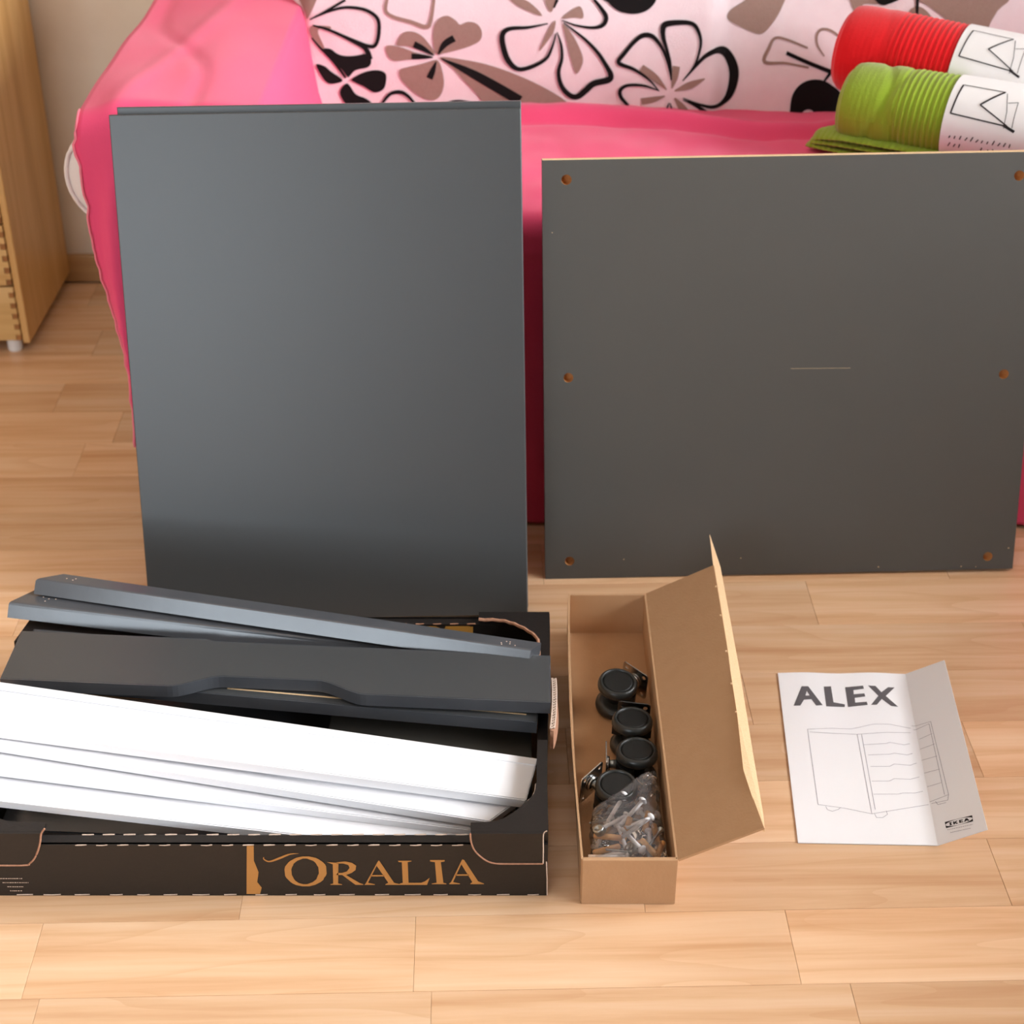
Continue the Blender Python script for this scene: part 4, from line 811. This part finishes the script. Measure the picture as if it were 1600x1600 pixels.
board_thing('white_drawer_board', 'white foil drawer board, lowest and nearest of the white stack in the tray', quad('w4', 1.22), .0125, 'foil_white')
# flat dark boards on the tray bottom
board_thing('dark_board', 'dark grey board lying flat at the bottom right of the tray', [Vector((.022, 1.33, .040)), Vector((-.215, 1.36, .044)), Vector((-.205, 1.545, .044)), Vector((.022, 1.545, .040))], .0155, 'foil_back')
board_thing('dark_board', 'dark grey board lying flat under the other boards, middle of the tray', [Vector((-.16, 1.30, .0215)), Vector((-.55, 1.32, .024)), Vector((-.55, 1.55, .024)), Vector((-.16, 1.53, .0215))], .0155, 'foil_edge')
# drawer fronts with a shallow finger recess in the front edge
def drawer_front(name, label, key, ext, rec, depth, shift, raw):
    rf, lf, lr, rr = quad(key, ext)
    c = (rf + lf + lr + rr) / 4
    e1 = (lf - rf).normalized(); L = (lf - rf).length
    e2 = (rr - rf); e2 -= e1 * e2.dot(e1); W = (e2.length + ((lr - lf) - e1 * (lr - lf).dot(e1)).length) / 2; e2.normalize()
    n = e1.cross(e2); n = n if n.z > 0 else -n
    a0, a1, a2, a3 = rec
    pts = [(0, 0)]
    for i in range(11): t = i / 10; pts.append((a0 + (a1 - a0) * t, depth * ss(0, 1, t)))
    for i in range(11): t = i / 10; pts.append((a2 + (a3 - a2) * t, depth * (1 - ss(0, 1, t))))
    pts += [(L, 0), (L, W)]
    if shift: pts += [(shift + .012, W), (shift, W - .0035)]
    pts += [(0, W - (.0035 if shift else 0))]
    root = thing(name, label, 'board', c)
    bm = prism(pts, 0, -.0155, lambda a, b_, h: rf + e1 * a + e2 * b_ + n * h - c)
    es = [e for e in bm.edges if len(e.link_faces) == 2 and e.calc_face_angle(0) > .6 and (abs((e.verts[0].co - e.verts[1].co).dot(n)) < 1e-4)]
    bmesh.ops.bevel(bm, geom=es, offset=.0014, segments=2, affect='EDGES')
    obj('board', bm, ['foil_edge'], root)
    # matt front foil laid on top
    ft = bmesh.new(); patch(ft, [(a + (.0016 if a < 1e-6 else (-.0016 if a > L - 1e-6 else 0)), b_ + (.0016 if b_ < W / 2 else -.0016)) for a, b_ in pts], lambda a, b_: rf + e1 * a + e2 * b_ + n * .00025 - c)
    obj('front_foil', ft, 'foil_grey', root)
    if raw:
        for u0, u1 in raw:
            rb_ = bmesh.new()
            rb_.faces.new([rb_.verts.new(rf + e1 * u + e2 * v + n * .0005 - c) for u, v in ((u0, .0105), (u1, .0105), (u1, .013), (u0, .013))])
            o = obj('raw_edge', rb_, 'chipboard', root); o['label'] = 'thin line of bare chipboard'
    return root
drawer_front('drawer_front', 'dark grey drawer front without visible recess, lying directly under the recessed one', 'd1', 1.12, (.30, .31, .32, .33), .0, None, [(.013, .085), (.215, .35)])
drawer_front('drawer_front', 'dark grey drawer front with a curved finger recess, topmost of the tray stack', 'd2', 1.0, (.205, .262, .365, .425), .0215, .385, None)
# narrow rails across the back of the tray
def rail(name, label, key, ext, width, t):
    rf, lf, lr, rr = quad(key, ext)
    e1 = (lf - rf).normalized(); up = Vector((0, 0, 1)); e2 = up.cross(e1); e2 = e2 if e2.y > 0 else -e2; e2.normalize(); n = e1.cross(e2); n = n if n.z > 0 else -n
    tilt = Matrix.Rotation(radians(0), 3, e1)
    q = [rf, lf, lf + e2 * width + e1 * (-.028), rf + e2 * width - e1 * .010]
    c = sum(q, Vector()) / 4
    root = thing(name, label, 'board', c)
    bm = bmesh.new()
    # section: top face, rounded upper front edge, front face sloped to catch the rear window's bluish sheen
    sec = [(0.0030, 0), (.0012, -.0008), (.0003, -.0030), (-.0070, -t), (width, -t), (width, 0)]
    ends = []
    for P0, Pr in ((rf, rf + e2 * width - e1 * .010), (lf, lf + e2 * width - e1 * .028)):
        sk_ = (Pr - P0 - e2 * width)
        ends.append([bm.verts.new(P0 + e2 * a + sk_ * max(0, a / width) + n * h - c) for a, h in sec])
    A, B_ = ends; k = len(sec)
    bm.faces.new(A); bm.faces.new(B_[::-1])
    for i in range(k): bm.faces.new((A[i], A[(i + 1) % k], B_[(i + 1) % k], B_[i]))
    obj('board', bm, 'foil_edge', root)
    wk = bmesh.new()
    for _ in range(9):
        u = random.choice((random.uniform(.02, .06), random.uniform(.9, .98))); v = random.uniform(.2, .8) * width
        p = rf + (lf - rf) * u + e2 * v + n * .0004 - c; r_ = .0009
        wk.faces.new([wk.verts.new(p + e1 * r_ * cos(a) + e2 * r_ * sin(a)) for a in [i * pi / 3 for i in range(6)]])
    obj('paint_chips', wk, 'torn_white', root)
    return root
rail('rail_board', 'narrow dark rail with bluish sheen on front edge, the upper rear one in the tray', 's1', 1.0, .018, .0165)
rail('rail_board', 'narrow dark rail with bluish sheen on front edge, lying just below the upper rear one', 's2', 1.0, .040, .0165)
board_thing('dark_board', 'near-black board end poking out under the lower rail at the left', [Vector((-.17, 1.505, .072)), Vector((-.578, 1.545, .108)), Vector((-.566, 1.612, .108)), Vector((-.17, 1.590, .072))], .010, 'black_card')

# ------------------------------------------------------------------ kraft box with castors
KX0, KX1, KY0, KY1, KH = .0715, .1685, 1.2345, 1.7075, .0615
kb = thing('kraft_box', 'long brown cardboard box standing open with its lid raised to the right', 'box', (.12, 1.47, 0))
def kp(name, bm, m_, par=None, **k): return obj(name, bm, m_, par or kb, loc=(-.12, -1.47, 0) if par is None else (0, 0, 0), **k)
kt = .0022
kp('bottom', box(KX0 + .0005, KX1 - .0005, KY0 + .0005, KY1 - .0005, .0004, .0026), 'kraft')
kp('front_wall', box(KX0, KX1, KY0, KY0 + .0050, .0004, KH, .0007), 'kraft')
kp('back_wall', box(KX0 + .002, KX1 - .002, KY1 - .0025, KY1, .0004, KH, .0006), 'kraft')
# left wall bows outwards slightly
def lw(u, v):
    y = KY0 + .002 + u * (KY1 - KY0 - .002); return Vector((KX0 - .0045 * sin(pi * u) * v, y, .0004 + v * (KH - .0004)))
o = kp('side_wall', grid(lw, 24, 4), 'kraft'); solidify(o, kt, 0)
kp('side_wall', box(KX1 - kt, KX1, KY0 + .002, KY1, .0004, KH, .0004), 'kraft')
la = radians(27.6); lw_ = .0945
lidp = [(KY0 + .001, 0), (KY1 + .001, 0), (KY1 + .001, .0930), (1.55, .0912), (1.42, .0887), (1.325, .0842), (KY0 + .001, .0945)]
lid = kp('lid', prism(lidp, 0, -.0026, lambda y, w, h: (KX1 + w * cos(la) - h * sin(la), y, KH + w * sin(la) + h * cos(la))), 'kraft')
# tuck flap, window light painted in as a paler tone, bent over along the lid's outer edge, its rear ear reaching past the lid
ex, ez = KX1 + lw_ * cos(la), KH + lw_ * sin(la)
psi = radians(-22)
tfp = [(KY0 + .002, .0935), (1.325, .0835), (1.42, .0880), (1.55, .0905), (KY1, .0925), (KY1 + .078, .0960), (KY1 + .006, .1030), (1.50, .1020), (1.36, .0990), (KY0 + .030, .0975), (KY0 + .002, .0958)]
def tf(y, w, h): return (KX1 + .086 * cos(la) + (w - .086) * cos(psi if w > .086 else la), y, KH + .086 * sin(la) + (w - .086) * sin(psi if w > .086 else la) + .0004 + h)
fl_b = prism(tfp, .0008, .0030, tf)
o = obj('tuck_flap', fl_b, 'kraft_cut_lit', lid); o['label'] = 'tuck flap along the lid, painted pale as if lit'
nb = bmesh.new()
for y in (1.335, 1.37, 1.42, 1.47, 1.53, 1.60, 1.66):
    wn = .0875 + .004 * (y - 1.42) / .28; xn = KX1 + wn * cos(la); zn = KH + wn * sin(la); bx(nb, xn - .0012, xn + .0008, y, y + .0020, zn + .0004, zn + .0020)
obj('perforation_nibs', nb, 'kraft_cut_lit', lid)

# castors
def castor(x, y, z, ang, tilt, label, plate_ang):
    root = thing('castor', label, 'castor', (x, y, z), (tilt[0], tilt[1], radians(ang)), 'castors in the kraft box')
    prof = [(0, 0), (.0150, 0), (.0180, .0008), (.0205, .0022), (.0232, .0046), (.0236, .0076), (.0234, .0104), (.0224, .0130), (.0208, .0146), (.0194, .0149), (.0186, .0144), (.0182, .0128), (.0178, .0124), (0, .0124)]
    for z0, flip in ((.0015, True), (.0325, False)):
        M = Matrix.Translation((0, 0, z0)) if not flip else Matrix.Translation((0, 0, z0 + .0148)) @ Matrix.Rotation(pi, 4, 'X')
        obj('wheel', lathe(prof, 48, None, M), 'black_rubber', root, True)
    cp_ = obj('wheel_cap', lathe([(0, .0468), (.0160, .0466), (.0172, .0460), (.0174, .0448), (0, .0446)], 48), 'cap_black', root, False)
    obj('axle_hub', lathe([(0, .0150), (.0095, .0150), (.0095, .0340), (0, .0340)], 24), 'black_plastic', root, True)
    # hood between and over the wheels, towards the plate (+x)
    hb = bmesh.new(); n_ = 24
    inn, outr = [], []
    for i in range(n_ + 1):
        a = radians(-78 + 156 * i / n_); inn.append((.0120 * cos(a), .0120 * sin(a))); outr.append((.0232 * cos(a), .0232 * sin(a)))
    prism(outr + inn[::-1], .0172, .0318, None, hb)
    obj('hood', hb, 'black_plastic', root)
    obj('stem', rod((.020, 0, .0245), (.0335, 0, .0245), .0052, 20, None, .0048), 'zinc', root, True)
    pb = bmesh.new(); s = .0190
    hs = [[(sx * .0130 + .0026 * cos(2 * pi * i / 12), sy * .0130 + .0026 * sin(2 * pi * i / 12)) for i in range(12)] for sx in (-1, 1) for sy in (-1, 1)]
    out = []
    for sx, sy, a0 in ((1, 1, 0), (-1, 1, 90), (-1, -1, 180), (1, -1, 270)):
        for k in range(5): a = radians(a0 + 22.5 * k); out.append((sx * (s - .003) + .003 * cos(a), sy * (s - .003) + .003 * sin(a)))
    for xx in (.0335, .0348): patch(pb, out, lambda a, b_, xx=xx: Vector((xx, a, .0245 + b_)), hs)
    for lp in [out] + hs:
        k = len(lp); A = [pb.verts.new((.0335, p[0], .0245 + p[1])) for p in lp]; B_ = [pb.verts.new((.0348, p[0], .0245 + p[1])) for p in lp]
        for i in range(k): pb.faces.new((A[i], A[(i + 1) % k], B_[(i + 1) % k], B_[i]))
    bmesh.ops.remove_doubles(pb, verts=pb.verts[:], dist=1e-5)
    pt = obj('mounting_plate', pb, 'steel', root); pt['label'] = 'square steel plate with four screw holes'
    obj('swivel_collar', lathe([(0, 0), (.0095, 0), (.0085, .0035), (0, .0035)], 20, None, align((.0335, 0, .0245), (.02, 0, .0245))), 'steel', root, True)
    return root
castor(.1225, 1.551, .0032, 47, (radians(7), radians(-3), 0), 'black twin-wheel castor furthest from the viewer, its steel plate behind it', 0)
castor(.1360, 1.4745, .0032, 82, (radians(2), radians(3), 0), 'second castor from the back, black with its plate turned away', 0)
castor(.1395, 1.4215, .0030, 178, (0, radians(0), 0), 'third castor from the back, black with its plate against the left', 0)
castor(.1125, 1.3690, .0030, 140, (radians(-3), radians(-5), 0), 'black castor nearest the bag, shiny plate at its upper left', 0)

# fittings in the clear bag
BX0, BX1, BY0, BY1 = .082, .160, 1.246, 1.352
def pin_parts(root):
    obj('shaft', rod((-.021, 0, 0), (.018, 0, 0), .0023, 10), 'white_plastic', root, True)
    obj('head', lathe([(0, -.0022), (.0036, -.0018), (.0052, 0), (.0036, .0018), (0, .0022)], 16, None, align((.0195, 0, 0), (.0215, 0, 0))), 'white_plastic', root, True)
def dowel_parts(root):
    obj('dowel', lathe([(0, -.0150), (.0024, -.0150), (.0033, -.0138), (.0033, .0138), (.0024, .0150), (0, .0150)], 14, None, Matrix.Rotation(pi / 2, 4, 'Y')), 'dowel_wood', root, True)
def screw_parts(root):
    bm = bmesh.new(); P_ = [(0, -.014), (.0006, -.014)]
    for k in range(12): P_ += [(.0016, -.0125 + k * .0019), (.0011, -.0125 + k * .0019 + .0009)]
    P_ += [(.0016, .0105), (.0036, .0130), (.0036, .0140), (0, .0140)]
    obj('screw_body', lathe(P_, 12, bm, Matrix.Rotation(pi / 2, 4, 'Y')), 'zinc', root, True)
def cam_parts(root):
    obj('cam_disc', lathe([(0, 0), (.0058, 0), (.0062, .0008), (.0062, .0066), (.0058, .0074), (.0030, .0074), (.0026, .0058), (0, .0058)], 20), 'zinc', root, True)
def clone(root):
    r = root.copy(); COL.objects.link(r)
    for ch in root.children:
        c = ch.copy(); COL.objects.link(c); c.parent = r
    return r
SP = {
 'pin': [(.112, 1.335, .042, 62, 8), (.128, 1.325, .044, 50, 10), (.132, 1.300, .047, 38, 8), (.108, 1.318, .036, 40, -5), (.126, 1.288, .040, -62, 6), (.100, 1.262, .040, -3, 2), (.139, 1.318, .038, 30, 0),
         (.096, 1.310, .026, 70, 0), (.145, 1.290, .030, 88, 5), (.118, 1.276, .032, 12, 0), (.133, 1.265, .030, -40, 0), (.104, 1.290, .022, -20, 0), (.148, 1.330, .026, 120, 0), (.122, 1.255, .024, 10, 0), (.117, 1.304, .028, 100, 0)],
 'dowel': [(.101, 1.294, .038, -12, 4), (.142, 1.274, .042, -66, 10), (.153, 1.270, .040, 70, 0), (.099, 1.279, .034, 20, 0), (.121, 1.308, .034, 60, 50), (.144, 1.324, .032, 80, 0), (.137, 1.300, .024, 10, 0), (.152, 1.300, .036, 95, 0)],
 'screw': [(.111, 1.270, .041, -8, 0), (.129, 1.281, .036, 30, 0), (.150, 1.287, .044, 60, 0), (.096, 1.327, .030, 15, 0), (.116, 1.262, .034, 40, 0), (.139, 1.258, .036, 15, 0), (.127, 1.330, .030, -10, 0)],
 'cam': [(.0935, 1.298, .040, 0, 25), (.1265, 1.274, .038, 0, 50), (.1470, 1.258, .032, 0, 20)],
}
KIND = {'pin': ('plastic_pin', 'white plastic pin with round head inside the clear bag', 'fitting', 'white plastic pins in the bag', pin_parts),
        'dowel': ('wooden_dowel', 'short beech dowel inside the clear bag of fittings', 'dowel', 'wooden dowels in the bag', dowel_parts),
        'screw': ('metal_screw', 'small zinc screw inside the clear bag of fittings', 'screw', 'zinc screws in the bag', screw_parts),
        'cam': ('cam_lock', 'round zinc cam lock inside the clear bag of fittings', 'fitting', 'cam locks in the bag', cam_parts)}
for kd, spots in SP.items():
    nm, lb, ct, gp, fn = KIND[kd]; proto = None
    for x, y, z, yaw, pit in spots:
        if proto is None:
            proto = thing(nm, lb, ct, (0, 0, 0), (0, 0, 0), gp); fn(proto); r = proto
        else: r = clone(proto)
        r.location = (x, y, z); r.rotation_euler = (0, -radians(pit), radians(yaw))
# the bag itself: one crumpled pillow of clear film with a bunched neck at the back right
def bagf(u, v):
    a = 2 * pi * v; s = u          # u from front seal to neck
    y = 1.2460 + s * .122; cx = .1225 + .022 * ss(.78, 1, s); 
    hw = (.0405 - .0040 * s) * (1 - .70 * ss(.80, 1, s)); hh = .0215 * math.sqrt(max(0, min(1, s / .12))) * (1 - .35 * ss(.7, .95, s)) + .002
    zc = .0260 + .010 * ss(.75, 1, s)
    c_, s__ = cos(a), sin(a)
    k = (abs(c_) ** 3.2 + abs(s__) ** 3.2) ** (-1 / 3.2)
    x = cx + hw * k * c_; z = zc + hh * k * s__
    p = Vector((x, y, z))
    n1 = noise.noise(p * 55) * .0036 + abs(noise.noise(p * 120 + Vector((4, 0, 0)))) * .0030
    skew = -.012 * (x - .12) / .04 * (1 - s) * 0 + .030 * (x - .12) / .04 * ss(.5, 1, s)
    return Vector((x + n1 * c_ * .5, y + skew * .6 + n1 * .3, max(.0035, z + n1 * s__)))
bg_ = grid(bagf, 90, 110)
bag = obj('fittings_bag', bg_, 'clear_film', None, True)
tag(bag, 'clear plastic bag of small fittings in the front end of the kraft box', 'bag')
cr = bmesh.new()
for k in range(9):       # crumpled neck: creased strips
    a0 = k * .7
    grid(lambda u, v, a0=a0, k=k: Vector((.148 + (v - .5) * .018 * cos(a0) + u * .004 * sin(k), 1.362 + u * .026 + (v - .5) * .008 * sin(a0), .038 + .010 * sin(a0 + 3 * v) + .004 * sin(u * 11 + k))), 12, 8, cr)
obj('bunched_neck', cr, 'clear_film', bag, True)

# ------------------------------------------------------------------ booklet
bk_ = thing('instruction_booklet', 'white assembly booklet with a drawer unit drawing, right third folded up', 'booklet', (.40, 1.47, 0))
TL, TR, BL, BR = Vector((.328, 1.623, 0)), Vector((.485, 1.621, 0)), Vector((.309, 1.324, 0)), Vector((.459, 1.320, 0))
FT, FB = Vector((.524, 1.603, .035)), Vector((.504, 1.307, .035))
orig = Vector((.40, 1.47, 0))
UM, VV = .153, .300
def bp_(u, v, h=0):
    t = v / VV
    if u <= UM:
        s = u / UM; p = (TL * (1 - t) + BL * t) * (1 - s) + (TR * (1 - t) + BR * t) * s
        zz = .0016 + .0026 * (sin(s * 9 + .6) * .5 + .5) * (1 - t) ** 2 * sin(pi * s) + .004 * ss(.86, 1, s) * 0
    else:
        s = (u - UM) / .057; p = (TR * (1 - t) + BR * t) * (1 - s) + (FT * (1 - t) + FB * t) * s
        zz = .0016
    n = Vector((0, 0, 1)) if u <= UM else Vector((-.66, 0, .75))
    return p + Vector((0, 0, zz)) + n * h - orig
us = [UM * i / 30 for i in range(31)] + [UM + .057 * i / 10 for i in range(1, 11)]
for pg in range(3):
    bm = bmesh.new(); d = .0005 * pg
    V = [[bm.verts.new(bp_(u, VV * j / 20, -d)) for j in range(21)] for u in us]
    for i in range(len(us) - 1):
        for j in range(20): bm.faces.new((V[i][j], V[i + 1][j], V[i + 1][j + 1], V[i][j + 1]))
    o = obj('cover' if pg == 0 else 'page', bm, 'booklet_paper', bk_, False)
    solidify(o, .00022, 0)
    if pg == 0: cover = o
lh = .00035
for i, pg in enumerate(D['alex']):
    bm = bmesh.new(); patch(bm, pg, lambda a, b_: bp_(a, b_, lh), [D['alex_hole']] if i == 0 else [])
    obj('title_letter', bm, 'ink_grey', cover)
ld = bmesh.new()
for pts in D['draw_main'] + D['draw_flap']:
    for a, b_ in zip(pts, pts[1:]):
        n_ = 4
        ribbon(ld, [[a[0] + (b_[0] - a[0]) * k / n_, a[1] + (b_[1] - a[1]) * k / n_] for k in range(n_ + 1)], .00052, lambda a, b_: bp_(max(0, a), b_, lh))
o = obj('line_drawing', ld, 'ink_line', cover); o['label'] = 'fine line drawing of a drawer unit on castors'
# emblem: dark box, pale oval, four letters
q = D['logo']; q0, q1, q2, q3 = [Vector(p) for p in q]
def lg(a, b_):   # unit square -> booklet
    return (q0 * (1 - a) + q1 * a) * (1 - b_) + (q3 * (1 - a) + q2 * a) * b_
def lgf(a, b_, h=lh): p = lg(a, b_); return bp_(p.x, p.y, h)
bm = bmesh.new(); el = [(.5 + .50 * cos(2 * pi * i / 40), .5 + .48 * sin(2 * pi * i / 40)) for i in range(40)]
patch(bm, [(0, 0), (1, 0), (1, 1), (0, 1)], lgf, [[(.5 + .495 * cos(2 * pi * i / 40), .5 + .47 * sin(2 * pi * i / 40)) for i in range(40)]])
obj('emblem_frame', bm, 'ink_dark', cover)
def let(bm, x, parts):
    for p in parts: patch(bm, [(x + a, .26 + b_ * .48) for a, b_ in p], lgf)
bm = bmesh.new()
let(bm, .14, [[(0, 0), (.10, 0), (.10, .2), (.08, .2), (.08, .8), (.10, .8), (.10, 1), (0, 1), (0, .8), (.02, .8), (.02, .2), (0, .2)]])
let(bm, .29, [[(0, 0), (.055, 0), (.055, .36), (.10, 0), (.17, 0), (.10, .45), (.18, 1), (.105, 1), (.055, .6), (.055, 1), (0, 1)]])
let(bm, .51, [[(0, 0), (.14, 0), (.14, .22), (.055, .22), (.055, .4), (.12, .4), (.12, .6), (.055, .6), (.055, .78), (.145, .78), (.145, 1), (0, 1)]])
let(bm, .68, [[(.065, 0), (.13, 0), (.20, 1), (.14, 1), (.125, .8), (.07, .8), (.055, 1), (0, 1)]])
obj('emblem_letter', bm, 'ink_dark', cover)
bm = bmesh.new()
for l_ in D['logo_small']:
    a, b_ = Vector(l_[0]), Vector(l_[1]); t = 0
    while t < 1:
        e = min(1, t + random.uniform(.03, .08)); ribbon(bm, [list(a.lerp(b_, t)), list(a.lerp(b_, (t + e) / 2)), list(a.lerp(b_, e))], .0007, lambda a, b_: bp_(a, b_, lh)); t = e + .02
obj('small_print', bm, 'ink_line', cover)

for o in bpy.data.objects:
    if o.name.split('.')[0] in ('small_print', 'perforation', 'chipped_nicks', 'paint_chips', 'perforation_nibs', 'line_drawing', 'printed_drawing', 'bunched_neck'):
        o['kind'] = 'stuff'
